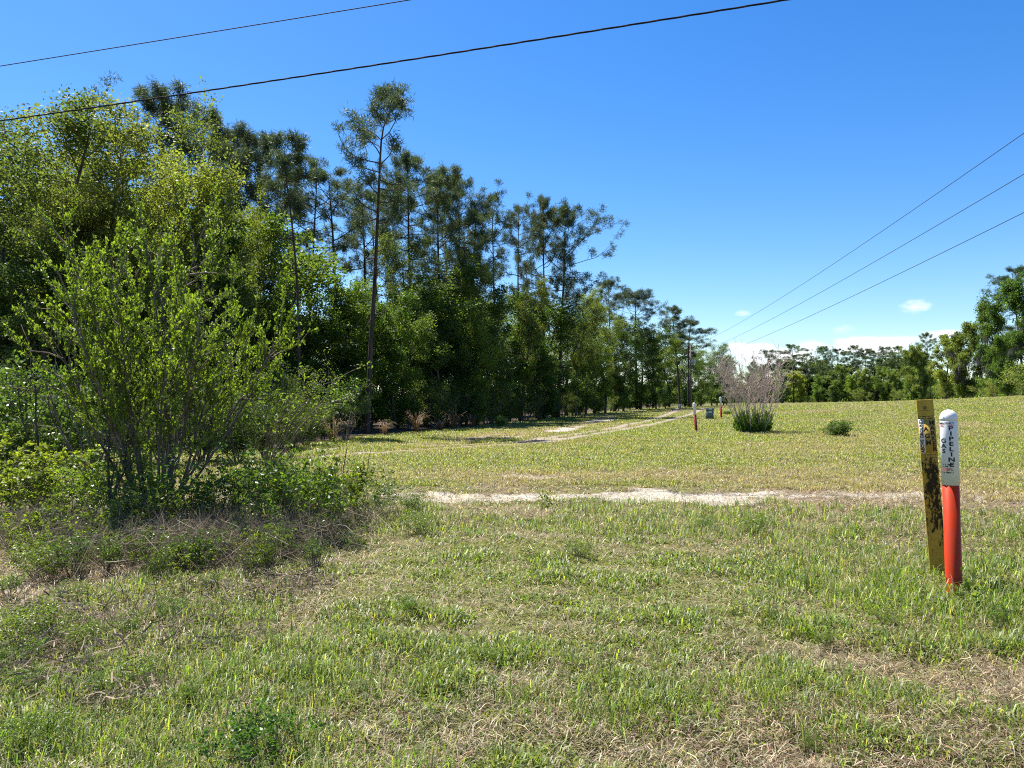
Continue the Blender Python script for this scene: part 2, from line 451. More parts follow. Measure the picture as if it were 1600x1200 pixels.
# ------------------------------------------------------------------ trees: growth code
def wander(rnd, p, d, L, n, jit, up=0.0):
    pts = [Vector(p)]; d = Vector(d).normalized()
    for i in range(n):
        d = (d + Vector((rnd.gauss(0, jit), rnd.gauss(0, jit), rnd.gauss(0, jit) + up))).normalized()
        pts.append(pts[-1] + d * (L / n))
    return pts, d

def along(pts, t):
    f = t * (len(pts) - 1); i = min(int(f), len(pts) - 2); return pts[i].lerp(pts[i + 1], f - i)

def perp(rnd, d):
    v = Vector((rnd.gauss(0, 1), rnd.gauss(0, 1), rnd.gauss(0, 1))); v -= v.dot(d) * d
    return v.normalized() if v.length > 1e-4 else Vector((1, 0, 0))

def scatter(centres, radii, per, rngn, squash=.75):
    C = np.asarray([tuple(c) for c in centres]); r = np.asarray(radii)
    n = len(C); k = per
    off = rngn.normal(size=(n, k, 3)) * .55; q_ = np.linalg.norm(off, axis=2, keepdims=True); off = off / q_ * np.minimum(q_, 1.05 + .25 * rngn.random((n, k, 1))); off[:, :, 2] *= squash
    off *= r[:, None, None]
    P = (C[:, None, :] + off).reshape(-1, 3)
    shade = np.repeat(rngn.random(n), k)
    return P, off.reshape(-1, 3), shade

def broadleaf(seed, Ht, Rad, c0=.25, nb=13, nsub=6, ntw=3, per=42, leaf=.15, cl=.55, mat='broad', trunk_r=.16, profile=None, up=.06, forks=0, bark='bark'):
    rnd = random.Random(seed); rn = np.random.default_rng(seed)
    g = Geo(); tips = []; rad = []
    tr, d = wander(rnd, (0, 0, -.2), (rnd.gauss(0, .05), rnd.gauss(0, .05), 1), Ht * .93, 9, .07, .03)
    g.tube(tr, [trunk_r * (1 - .85 * (i / 9)) * (1.25 if i == 0 else 1) for i in range(10)], 7)
    for i in range(nb):
        t = c0 + (.97 - c0) * (i + .5) / nb; p = along(tr, t)
        pf = profile(t) if profile else (math.sin(math.pi * min(1, .12 + .88 * (1 - (t - c0) / (1 - c0)) ** .75)) ** .6 if t > c0 else 1)
        L = max(Rad * .35, Rad * pf) * rnd.uniform(.65, 1.15)
        az = i * 2.4 + rnd.gauss(0, .4); el = R(rnd.uniform(5, 30) + 40 * (t - c0) / (1 - c0))
        bd = Vector((math.cos(az) * math.cos(el), math.sin(az) * math.cos(el), math.sin(el)))
        br, e = wander(rnd, p, bd, L, 5, .16, up)
        r0 = trunk_r * (1 - .8 * t) * .55
        g.tube(br, [r0 * (1 - .75 * j / 5) for j in range(6)], 5, False)
        for j in range(nsub):
            s = .3 + .7 * (j + rnd.random() * .8) / nsub; s = min(s, 1); q = along(br, s)
            sd = (e * .7 + perp(rnd, e) * rnd.uniform(.5, 1.1) + Vector((0, 0, .15))).normalized()
            sb, f = wander(rnd, q, sd, L * rnd.uniform(.22, .42), 3, .2, .05)
            g.tube(sb, [r0 * .38, r0 * .28, r0 * .18, r0 * .08], 4, False)
            for k in range(ntw):
                c = along(sb, rnd.uniform(.35, 1)) + perp(rnd, f) * rnd.uniform(.05, .5) * cl
                tips.append(c); rad.append(cl * rnd.uniform(.5, 1.15))
    P, off, sh = scatter(tips, rad, per, rn)
    n = len(P); A = rn.normal(size=(n, 3)) + np.array([0, 0, -.35])
    sz = leaf * (.65 + .7 * rn.random(n))
    tint = np.clip(sh * .55 + .45 * rn.random(n) ** 1.3, 0, 1)
    return g.mesh('trunk', True), leaf_mesh('crown', P, A, sz, sz * .55, rn, tint), bark, mat, Ht

def pine(seed, Ht, c0=.55, Rad=2.6, nb=26, path=None, droop=.0, density=1.0, stubs=8, tr_r=.15, wide=1.0):
    rnd = random.Random(seed); rn = np.random.default_rng(seed)
    g = Geo(); TP = []; TD = []
    if path: tr = [Vector(p) for p in path]
    else: tr, d = wander(rnd, (0, 0, -.2), (rnd.gauss(0, .018), rnd.gauss(0, .018), 1), Ht * .97, 12, .013, .02)
    m = len(tr) - 1
    g.tube(tr, [tr_r * (1 - .82 * (i / m) ** 1.2) * (1.2 if i == 0 else 1) for i in range(m + 1)], 8)
    nb = int(nb * 1.4)
    for i in range(nb):
        u = (i + rnd.random()) / nb; t = c0 + (1 - c0) * u ** .85; p = along(tr, min(t, .995))
        pf = (.45 + .55 * math.sin(math.pi * (.18 + .72 * (1 - u)))) * (1 if u < .8 else .75 - 1.6 * (u - .8))
        L = Rad * pf * rnd.uniform(.6, 1.3) * wide * 1.15
        az = i * 2.4 + rnd.gauss(0, .6); el = R(-8 + 48 * u + rnd.gauss(0, 12))
        bd = Vector((math.cos(az) * math.cos(el), math.sin(az) * math.cos(el), math.sin(el)))
        br, e = wander(rnd, p, bd, L, 5, .17, .07 - droop)
        r0 = tr_r * .34 * (1 - .6 * u)
        g.tube(br, [r0 * (1 - .7 * j / 5) for j in range(6)], 5, False)
        for j in range(int(5 * density) + 1):
            s = min(1, .35 + .65 * (j + rnd.random()) / 6); q = along(br, s)
            sd = (e * .6 + perp(rnd, e) * .8 + Vector((0, 0, .35))).normalized()
            sb, f = wander(rnd, q, sd, L * rnd.uniform(.14, .34), 3, .25, .1)
            g.tube(sb, [r0 * .4, r0 * .3, r0 * .22, r0 * .16], 4, False)
            for k in range(3):
                TP.append(along(sb, rnd.uniform(.5, 1)) + perp(rnd, f) * .17); TD.append(f)
        TP.append(br[-1]); TD.append(e)
    for i in range(stubs):
        t = rnd.uniform(.3, c0); p = along(tr, t); az = rnd.uniform(0, 6.28)
        br, e = wander(rnd, p, (math.cos(az), math.sin(az), rnd.uniform(-.3, .4)), rnd.uniform(.4, 1.6), 3, .25)
        g.tube(br, [.03, .022, .014, .006], 4, False)
    TP = np.array([tuple(v) for v in TP]); TD = np.array([tuple(v) for v in TD]); k = 34
    n = len(TP) * k
    dirs = unit(np.repeat(TD, k, 0) * .55 + unit(rn.normal(size=(n, 3))) + np.array([0, 0, .12]))
    L = .20 + .16 * rn.random(n)
    base = np.repeat(TP, k, 0) + rn.normal(size=(n, 3)) * .10
    C = base + dirs * L[:, None] * .5
    tint = np.clip(np.repeat(rn.random(len(TP)), k) * .5 + .5 * rn.random(n), 0, 1)
    return g.mesh('trunk', True), leaf_mesh('crown', C, dirs, L, .022 + .014 * rn.random(n), rn, tint), 'pinebark', 'needle', Ht

def bush(seed, Ht, Rad, stems=9, nsub=7, ntw=4, per=26, leaf=.06, cl=.18, mat='low', spread=.8, up=.05, r0=.02, bark='twig', start=.3, whorl=False, aspect=.5):
    rnd = random.Random(seed); rn = np.random.default_rng(seed)
    g = Geo(); tips = []; rad = []; tdir = []
    for i in range(stems):
        az = i * 2.4 + rnd.gauss(0, .5); rr = Rad * spread * math.sqrt((i + .5) / stems)
        d = Vector((math.cos(az) * rr, math.sin(az) * rr, Ht * rnd.uniform(.75, 1.05) * (1 - .30 * (rr / max(Rad, .01)) ** 2)))
        L = d.length
        st, e = wander(rnd, (math.cos(az) * Rad * .06, math.sin(az) * Rad * .06, -.05), d, L, 7, .10, up * .5)
        g.tube(st, [r0 * (1 - .8 * j / 7) for j in range(8)], 6, False)
        for j in range(nsub):
            s = start + (1 - start) * (j + rnd.random()) / nsub; s = min(s, 1); q = along(st, s)
            sd = (e * .8 + perp(rnd, e) * rnd.uniform(.4, 1.1) + Vector((0, 0, .1))).normalized()
            sb, f = wander(rnd, q, sd, Rad * rnd.uniform(.25, .6), 4, .18, up)
            g.tube(sb, [r0 * .42 * (1 - .8 * w / 4) for w in range(5)], 4, False)
            for k in range(ntw):
                c0_ = along(sb, rnd.uniform(.25, 1)); td = (f + perp(rnd, f) * rnd.uniform(.2, .9)).normalized()
                c1 = c0_ + td * cl * rnd.uniform(.5, 1.3)
                g.tube([c0_, c1], [r0 * .14, r0 * .07], 3, False)
                tips.append(c1); rad.append(cl * rnd.uniform(.5, 1.1)); tdir.append(td)
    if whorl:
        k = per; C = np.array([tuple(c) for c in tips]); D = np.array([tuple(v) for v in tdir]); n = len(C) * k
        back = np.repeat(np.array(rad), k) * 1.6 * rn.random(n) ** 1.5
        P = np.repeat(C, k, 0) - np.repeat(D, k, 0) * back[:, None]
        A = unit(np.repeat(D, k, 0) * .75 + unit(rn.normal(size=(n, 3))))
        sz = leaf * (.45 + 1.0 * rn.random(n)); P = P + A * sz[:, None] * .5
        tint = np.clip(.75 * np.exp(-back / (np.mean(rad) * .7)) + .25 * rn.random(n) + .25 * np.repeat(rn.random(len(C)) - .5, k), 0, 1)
    else:
        P, off, sh = scatter(tips, rad, per, rn); n = len(P)
        A = rn.normal(size=(n, 3)); sz = leaf * (.6 + .7 * rn.random(n))
        tint = np.clip(sh * .5 + .5 * rn.random(n), 0, 1)
    P[:, 2] = np.maximum(P[:, 2], .015)
    return g.mesh('stems', True), leaf_mesh('foliage', P, A, sz, sz * aspect, rn, tint), bark, mat, Ht

KIND = {}
for i in range(5):
    KIND['pine%d' % i] = pine(100 + i, 18, c0=[.52, .6, .45, .62, .5][i], Rad=[2.6, 2.1, 3.3, 1.9, 2.9][i], nb=[26, 20, 32, 18, 28][i], stubs=[8, 12, 6, 14, 9][i])
KIND['pine5'] = pine(140, 18, c0=.62, Rad=2.3, nb=14, stubs=14, density=.7)
KIND['tallbroad0'] = broadleaf(201, 14, 3.4, .22, 16, 7, 3, 56, .125, .62)
KIND['tallbroad1'] = broadleaf(202, 14, 2.8, .30, 15, 7, 3, 52, .12, .58)
KIND['tallbroad2'] = broadleaf(203, 14, 3.9, .16, 18, 7, 3, 54, .125, .66)
KIND['openbroad'] = broadleaf(204, 14, 3.0, .35, 14, 6, 2, 46, .12, .6)
KIND['dense0'] = broadleaf(205, 9, 3.0, .06, 18, 6, 3, 46, .145, .58, 'dense', .11)
KIND['dense1'] = broadleaf(206, 9, 2.5, .05, 17, 6, 3, 44, .14, .52, 'dense', .10)
KIND['dense2'] = broadleaf(207, 9, 3.3, .04, 20, 6, 3, 46, .15, .6, 'dense', .12)
KIND['faroak0'] = broadleaf(208, 12, 5.0, .10, 20, 7, 3, 46, .30, .85, 'dense', .3, up=.02)
KIND['faroak1'] = broadleaf(209, 12, 4.2, .08, 20, 7, 3, 46, .30, .8, 'broad', .25)
KIND['edge0'] = bush(301, 3, 1.5, 9, 6, 4, 26, .10, .34, 'dense', r0=.03, start=.1)
KIND['edge1'] = bush(302, 3, 1.8, 10, 6, 4, 26, .10, .36, 'broad', r0=.03, start=.12)
KIND['low0'] = bush(303, 1, .65, 12, 6, 4, 8, .050, .11, 'low', r0=.008, start=.25)
KIND['low1'] = bush(304, 1, .75, 13, 6, 4, 7, .055, .12, 'low', r0=.008, start=.3)
KIND['sprig0'] = bush(311, 1, .55, 9, 5, 3, 8, .06, .09, 'low', r0=.011, start=.35)
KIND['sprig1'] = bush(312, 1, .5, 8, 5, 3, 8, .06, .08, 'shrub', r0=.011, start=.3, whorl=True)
KIND['sprig2'] = bush(313, 1, .65, 11, 4, 3, 2, .05, .09, 'low', r0=.012, start=.4)
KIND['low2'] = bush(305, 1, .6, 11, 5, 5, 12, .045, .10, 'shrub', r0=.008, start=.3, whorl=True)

_tz = {}
def topz(me):
    if me.name not in _tz:
        co = np.empty(len(me.vertices) * 3, np.float32); me.vertices.foreach_get('co', co); _tz[me.name] = float(np.percentile(co[2::3], 99.7))
    return _tz[me.name]
def bright(c, k): return tuple(v * k for v in c)
def plant(kind, px, top, Y, label, cat='tree', group=None, color=(1, 1, 1), wid=1.0, name=None, rz=None, parts=('trunk', 'crown'), lean=(0, 0)):
    b, c, bark, mat, H0 = KIND[kind]; H0 = topz(c)
    p = at(px, 600, Y); z = H(p.x, Y)
    ht = at(px, top, Y).z - z; s = ht / H0
    o = empty(name or ('pine_tree' if kind.startswith('pine') else 'broadleaf_tree'), (p.x, Y, z), (lean[0], lean[1], random.Random(int(px * 7 + Y)).uniform(0, 6.28) if rz is None else rz))
    o.scale = (s * wid, s * wid, s)
    tag(o, label, cat, group)
    a = link(parts[0], b, M[bark], o); d = link(parts[1], c, M[mat], o)
    d.color = (*color, 1)
    return o


# ------------------------------------------------------------------ the left wood: tall pines
PINES = 'tall pines of the left wood'
G1 = (1, 1, 1); GY = (1.08, 1.12, .95); GD = (.8, .85, .85); GB = (.9, .95, 1.1)
for k, px, top, Y, w, c, lab in [
    ('pine2', 268, 148, 44, 1.1, GD, 'tallest dark pine above the left broadleaf trees, its round top touching the thick cable'),
    ('pine4', 318, 165, 46, 1.0, G1, 'bushy pine just right of the tallest left pine, full crown against the sky'),
    ('pine0', 362, 195, 47, 1.1, G1, 'dense dark pine on the shoulder of the left wood, right of the tall bushy pines'),
    ('pine2', 405, 205, 49, .8, GD, 'dark pine with tufted edge sloping down beside the sky gap left of the thin pines'),
    ('pine5', 482, 236, 48, 1.0, GY, 'slim pine with open crown just right of the thin curved trunk'),
    ('pine5', 522, 246, 49, 1.15, G1, 'open crowned pine in the middle of the row left of the leaning pine'),
    ('pine5', 568, 262, 51, 1.0, G1, 'pine with straight dark trunk close behind the leaning pine on its left'),
    ('pine1', 642, 232, 46, 1.0, GY, 'straggly pine close behind the leaning pine on its right'),
    ('pine2', 690, 268, 50, 1.0, GY, 'broad full pine filling the skyline right of the leaning pine'),
    ('pine0', 722, 272, 53, .9, GD, 'dark round topped pine at the right end of the broad pine clump'),
    ('pine3', 738, 330, 52, 1.0, GY, 'short thin pine in the dip right of the broad pine clump'),
    ('pine5', 775, 290, 56, .85, GD, 'slender pine with a tufted flat top, first of the three standing alone'),
    ('pine5', 812, 308, 57, .8, G1, 'slender pine with a bare lower trunk, middle of the three standing alone'),
    ('pine4', 851, 306, 61, .8, GD, 'pine with straight bare trunk rising through the last big crown'),
    ('pine2', 872, 318, 63, 1.15, GD, 'big pine with drooping right side branches, last of the tall ones before the skyline drops'),
    ('pine0', 955, 436, 86, 1.1, GD, 'distant dark pine with flat tufted crown rising behind the yellow green tree'),
    ('pine2', 995, 455, 92, 1.5, GB, 'broad distant pine with open lower branches and sky showing beneath'),
    ('pine1', 1062, 478, 100, 1.5, GD, 'tall bare trunked pine standing by the track end, left of the utility pole'),
    ('pine3', 1076, 500, 112, 1.9, GD, 'bare trunked pine with reddish base directly beside the utility pole'),
    ('pine0', 700, 300, 60, .9, G1, 'pine half hidden behind the broad full pine'),
    ('pine4', 600, 300, 60, .9, G1, 'pine half hidden behind the leaning pine'),
    ('pine5', 455, 255, 58, .9, G1, 'pine half hidden behind the thin curved trunk'),
]:
    plant(k, px, top, Y, lab, 'pine tree', PINES, c, w)

# the leaning pine and the thin curved one have trunks of their own
def custom_pine(name, label, Y, pts, **k):
    base = at(pts[0][0], 600, Y); z = H(base.x, Y)
    P = [(0, 0, -.2)] + [((at(px, py, Y) - Vector((base.x, Y, z)))[:] if True else 0) for px, py in pts[1:]]
    P = [(p[0], .25 * math.sin(i), p[2]) for i, p in enumerate(P)]
    # resample smoothly
    Q_ = []
    for i in range(len(P) - 1):
        a = Vector(P[max(i - 1, 0)]); b = Vector(P[i]); c = Vector(P[i + 1]); d = Vector(P[min(i + 2, len(P) - 1)])
        for j in range(3):
            t = j / 3
            Q_.append(.5 * ((2 * b) + (c - a) * t + (2 * a - 5 * b + 4 * c - d) * t * t + (3 * b - a - 3 * c + d) * t ** 3))
    Q_.append(Vector(P[-1]))
    cum = [0]
    for u, v in zip(Q_[:-1], Q_[1:]): cum.append(cum[-1] + (v - u).length)
    tt = np.linspace(0, cum[-1], 22); arr = np.array([tuple(v) for v in Q_])
    Q_ = [Vector((np.interp(t, cum, arr[:, 0]), np.interp(t, cum, arr[:, 1]), np.interp(t, cum, arr[:, 2]))) for t in tt]
    b_, c_, bark, mat, H0 = pine(path=Q_, Ht=P[-1][2], **k)
    o = empty(name, (base.x, Y, z)); tag(o, label, 'pine tree', PINES)
    link('trunk', b_, M[bark], o); cr = link('crown', c_, M[mat], o); cr.color = (1, 1, 1, 1)
custom_pine('pine_tree', 'tallest leaning pine with bent top and sparse crown standing above the middle of the wood', 34,
            [(574, 660), (578, 540), (583, 460), (588, 380), (593, 300), (597, 225), (601, 195), (610, 170), (622, 158)], seed=77, c0=.60, Rad=1.9, nb=15, tr_r=.125, stubs=12, density=.6)
custom_pine('pine_tree', 'thin pine with a long curved bare trunk before the left sky gap', 33,
            [(466, 660), (465, 560), (463, 460), (457, 360), (449, 280), (446, 225)], seed=78, c0=.76, Rad=1.1, nb=10, tr_r=.085, stubs=7, density=.6)

# ------------------------------------------------------------------ the left wood: broadleaf trees
BR = 'broadleaf trees of the left wood'
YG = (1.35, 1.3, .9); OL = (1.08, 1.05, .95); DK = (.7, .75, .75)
for k, px, top, Y, w, c, lab in [
    ('tallbroad0', 20, 212, 30, 1.35, OL, 'tall broadleaf tree at the left edge of the picture under the thick cable'),
    ('tallbroad1', 95, 200, 31, 1.3, G1, 'tall broadleaf tree with thin topmost twigs touching the cable, near the left edge'),
    ('tallbroad2', 170, 196, 30, 1.15, OL, 'tall pale green broadleaf tree below the cable, above the big shrub'),
    ('tallbroad0', 225, 228, 31, 1.15, YG, 'pale green broadleaf tree in front of the tallest left pine'),
    ('openbroad', 332, 150, 35, 1.0, OL, 'open airy broadleaf tree right of the tallest left pine, slender crown over its neighbours'),
    ('tallbroad1', 45, 265, 26, 1.3, G1, 'nearer broadleaf tree with grey green crown low at the left edge'),
    ('tallbroad2', 128, 290, 27, .9, OL, 'nearer olive broadleaf tree behind the left side of the big shrub'),
    ('tallbroad0', 255, 270, 29, 1.2, OL, 'olive broadleaf tree directly behind the top of the big shrub'),
    ('openbroad', 340, 265, 32, 1.0, G1, 'light broadleaf tree behind the right shoulder of the big shrub'),
    ('openbroad', 415, 290, 36, .6, YG, 'yellow green slender broadleaf tree left of the thin curved pine trunk'),
    ('tallbroad1', 400, 375, 33, 1.0, G1, 'mid green broadleaf tree below the sky gap, right of the big shrub'),
    ('dense0', 455, 440, 36, 1.0, YG, 'rounded light green tree at the foot of the thin curved pine'),
    ('dense1', 520, 425, 37, 1.2, YG, 'bright round broadleaf tree left of the leaning pine trunk'),
    ('dense2', 560, 440, 39, .9, G1, 'leafy tree directly behind the leaning pine trunk'),
    ('dense0', 618, 455, 39, 1.0, YG, 'bright broadleaf tree just right of the leaning pine trunk'),
    ('tallbroad2', 650, 370, 45, .8, OL, 'dull olive broadleaf tree among the pines right of the leaning pine'),
    ('dense1', 690, 455, 43, 1.2, DK, 'dark broad tree beneath the broad full pine'),
    ('tallbroad0', 720, 400, 47, .8, OL, 'dull green broadleaf tree beneath the dark round topped pine'),
    ('tallbroad1', -40, 205, 33, 1.4, G1, 'tall broadleaf tree half out of the left edge of the picture'),
    ('tallbroad2', 130, 200, 36, 1.3, DK, 'darker broadleaf tree behind the two tall ones near the left edge'),
    ('dense2', 745, 500, 45, .9, YG, 'light green tree at the wood edge left of the three slender pines'),
    ('dense0', 770, 450, 50, 1.0, DK, 'dark tree at the foot of the first slender pine'),
    ('tallbroad1', 815, 440, 55, .8, OL, 'olive broadleaf tree beneath the middle slender pine'),
    ('dense1', 850, 490, 58, 1.1, G1, 'dense green tree around the bare trunk of the last big pine'),
    ('tallbroad2', 900, 462, 67, .8, OL, 'round olive tree right of the last big pine'),
    ('tallbroad0', 945, 450, 76, .9, YG, 'yellow green broadleaf tree before the distant dark pine'),
    ('dense2', 915, 520, 70, 1.1, G1, 'dense tree at the wood edge below the olive round one'),
    ('dense0', 975, 520, 82, 1.2, OL, 'rounded dark green tree at the edge below the distant pines'),
    ('tallbroad1', 1025, 520, 95, 1.0, OL, 'olive tree between the broad distant pine and the bare trunked pine'),
    ('dense1', 1040, 560, 96, 1.0, DK, 'dark low tree by the track end, left of the bare trunked pine'),
    ('tallbroad2', 1112, 535, 128, 1.0, GB, 'pale round broadleaf tree right of the utility pole'),
    ('dense2', 1095, 560, 124, 1.2, G1, 'dense green tree right behind the utility pole'),
    ('dense0', 1015, 580, 92, 1.1, DK, 'dark low tree left of the bare trunked pine, shading the track end'),
    ('dense1', 1130, 575, 140, 1.4, DK, 'dark green tree left of the bare twiggy bush'),
]:
    plant(k, px, top, Y, lab, 'tree', BR, c, w)

for j, (px, top, Y, k, c) in enumerate([(885, 480, 68, 'tallbroad2', OL), (930, 490, 75, 'dense1', YG), (960, 500, 82, 'tallbroad0', G1), (1000, 505, 92, 'dense2', OL), (1020, 525, 99, 'tallbroad1', YG), (1045, 530, 108, 'dense0', G1),
                                     (1070, 540, 116, 'dense2', OL), (1090, 545, 132, 'tallbroad2', G1), (1120, 550, 138, 'dense1', GB), (1135, 560, 150, 'tallbroad0', GB), (1150, 585, 165, 'dense0', G1), (840, 470, 62, 'dense2', OL), (865, 455, 64, 'tallbroad1', G1), (795, 455, 56, 'dense1', G1), (700, 420, 48, 'dense0', G1), (665, 440, 46, 'dense2', YG)]):
    plant(k, px, top, Y, 'leafy tree filling the middle of the left wood edge between the named pines', 'tree', 'leafy trees filling the wood edge', c, 1.45)
# lower growth along the dark edge of the wood
rnd = random.Random(11)
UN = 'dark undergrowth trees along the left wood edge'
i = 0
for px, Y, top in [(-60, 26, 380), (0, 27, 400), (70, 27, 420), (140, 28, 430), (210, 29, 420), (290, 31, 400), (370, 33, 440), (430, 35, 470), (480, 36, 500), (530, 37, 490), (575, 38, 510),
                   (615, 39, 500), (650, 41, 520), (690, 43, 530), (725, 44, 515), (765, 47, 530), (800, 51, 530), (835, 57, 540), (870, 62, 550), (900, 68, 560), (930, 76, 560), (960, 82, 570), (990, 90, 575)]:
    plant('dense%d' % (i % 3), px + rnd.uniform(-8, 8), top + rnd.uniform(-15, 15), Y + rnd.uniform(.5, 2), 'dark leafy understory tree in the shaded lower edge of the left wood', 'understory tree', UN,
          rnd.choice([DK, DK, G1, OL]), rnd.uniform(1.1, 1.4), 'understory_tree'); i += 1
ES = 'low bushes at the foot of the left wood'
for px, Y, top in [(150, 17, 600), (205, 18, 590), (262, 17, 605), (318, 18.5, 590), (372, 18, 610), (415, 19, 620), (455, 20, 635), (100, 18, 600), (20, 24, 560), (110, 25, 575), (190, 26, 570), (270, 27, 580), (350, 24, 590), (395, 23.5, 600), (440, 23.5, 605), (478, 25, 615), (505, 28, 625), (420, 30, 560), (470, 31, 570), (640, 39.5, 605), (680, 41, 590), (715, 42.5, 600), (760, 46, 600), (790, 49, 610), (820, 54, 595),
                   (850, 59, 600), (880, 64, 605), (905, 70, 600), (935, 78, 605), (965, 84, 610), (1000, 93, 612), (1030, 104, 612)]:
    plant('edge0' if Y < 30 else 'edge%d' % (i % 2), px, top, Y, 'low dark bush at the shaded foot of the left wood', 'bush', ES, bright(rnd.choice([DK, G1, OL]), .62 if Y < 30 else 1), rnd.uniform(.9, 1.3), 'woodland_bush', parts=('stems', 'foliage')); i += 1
# trees deeper in
DP = 'trees standing deeper in the left wood'
for j in range(34):
    px = -120 + j * 31 + rnd.uniform(-10, 10)
    Y = float(edge_y(np.array([(px - 800) / F * 40]))[0]) if px < 560 else 45 + (px - 560) * .06
    Y = max(Y, 30) + rnd.uniform(9, 18)
    top = 330 if px < 400 else (490 if px < 640 else 430 + (px - 640) * .28)
    plant(rnd.choice(['dense0', 'dense2', 'tallbroad1', 'tallbroad0']), px, top + rnd.uniform(-25, 25), Y, 'broadleaf tree deep in the left wood, mostly hidden behind nearer trees', 'tree', DP,
          rnd.choice([DK, G1, OL]), rnd.uniform(1.1, 1.5))

# ------------------------------------------------------------------ the far tree line on the right
FP = 'pines of the far tree line'
for k, px, top, Y, w, c, lab in [
    ('pine1', 1145, 556, 210, 1.8, GB, 'small far tree with flat top seen just above the bare twiggy bush'),
    ('pine0', 1202, 546, 190, 2.2, GD, 'round dark pine at the left end of the far tree line'),
    ('pine3', 1240, 538, 185, 2.6, GY, 'tall bare trunked pine standing out at the left of the far tree line'),
    ('pine0', 1262, 552, 195, 2.2, G1, 'far pine just right of the tall bare trunked one'),
    ('pine2', 1282, 541, 195, 1.8, GY, 'light topped far pine beneath the lowest overhead wire'),
    ('pine4', 1303, 545, 190, 2.0, GD, 'dark round pine in the far line below the flat white cloud edge'),
    ('pine1', 1330, 540, 188, 2.2, G1, 'high pine in the middle of the far tree line'),
    ('pine2', 1350, 545, 186, 1.8, GD, 'dark far pine just right of the middle one'),
    ('pine3', 1366, 548, 192, 2.6, G1, 'thin far pine before the flat white cloud'),
    ('pine0', 1385, 541, 180, 1.8, GD, 'dark umbrella topped far pine under the flat white cloud'),
    ('pine1', 1405, 540, 176, 2.2, GY, 'light far pine with a ragged top under the flat white cloud'),
    ('pine3', 1424, 548, 172, 2.4, G1, 'small far pine at the right end of the flat white cloud'),
    ('pine1', 1453, 519, 140, 1.6, GY, 'open leaning pine with sky through its crown, left of the mossy oak'),
]:
    plant(k, px, top, Y, lab, 'pine tree', FP, bright(c, 1.35), w * .68)
FT = 'broadleaf trees of the far tree line'
for j, (px, top, Y) in enumerate([(1165, 585, 205), (1190, 580, 200), (1222, 575, 196), (1250, 580, 192), (1278, 582, 186), (1305, 575, 182), (1330, 582, 178), (1352, 572, 176), (1378, 575, 172), (1402, 578, 168), (1426, 570, 160), (1448, 572, 150)]):
    plant('faroak%d' % (j % 2), px, top + rnd.uniform(-4, 4), Y, 'green broadleaf tree in the lower band of the far tree line', 'tree', FT, bright(rnd.choice([G1, YG, OL, GB]), 1.35), rnd.uniform(.9, 1.2))
for j, (px, top, Y) in enumerate([(1180, 566, 225), (1215, 562, 222), (1250, 566, 218), (1290, 562, 215), (1330, 566, 210), (1370, 560, 205), (1410, 563, 200), (1440, 552, 180)]):
    plant('faroak%d' % (j % 2), px, top, Y, 'broadleaf tree standing behind the front row of the far tree line', 'tree', 'trees behind the far line', GD, 1.3)
FB = 'bushes under the far tree line'
for j, (px, top, Y) in enumerate([(1215, 612, 182), (1262, 612, 178), (1300, 606, 174), (1340, 610, 168), (1375, 606, 164), (1410, 605, 155), (1440, 602, 140), (1475, 600, 112), (1510, 596, 98), (1548, 590, 93), (1585, 580, 88), (1630, 570, 84)]):
    plant('edge%d' % (j % 2), px + rnd.uniform(-9, 9), top + rnd.uniform(-10, 8), Y + rnd.uniform(0, 8), 'rounded bush at the field edge under the far tree line', 'bush', FB, bright(rnd.choice([G1, YG, OL]), 1.3), rnd.uniform(1.0, 1.9), 'field_bush', parts=('stems', 'foliage'))
rng = np.random.default_rng(31)
n = 60000; az = R(-6) + R(52) * rng.random(n); dd = np.interp(az, [R(-6), R(20), R(26), R(34), R(46)], [190, 240, 225, 140, 120]) + 24 * rng.random(n)
P = np.stack([np.sin(az) * dd, np.cos(az) * dd], -1); cellh = 5.5 + 4 * (vnoise(az * 90, dd * .1, 5) - .5)
zz = height(P[:, 0], P[:, 1]) + rng.random(n) ** .9 * cellh * dd / 240
sz = .8 * dd / 240 * (.6 + .8 * rng.random(n))
wd_ = link('distant_wood', leaf_mesh('distant_wood', np.concatenate([P, zz[:, None]], 1), rng.normal(size=(n, 3)), sz, sz * .6, rng, np.clip(vnoise(az * 140, zz * .4, 8) * .6 + .4 * rng.random(n), 0, 1)), M['dense'])
wd_.color = (1.2, 1.15, 1, 1); tag(wd_, 'far continuous wood seen as one green mass behind the far tree line', 'distant wood', kind='stuff')
RO = 'big trees at the right edge'
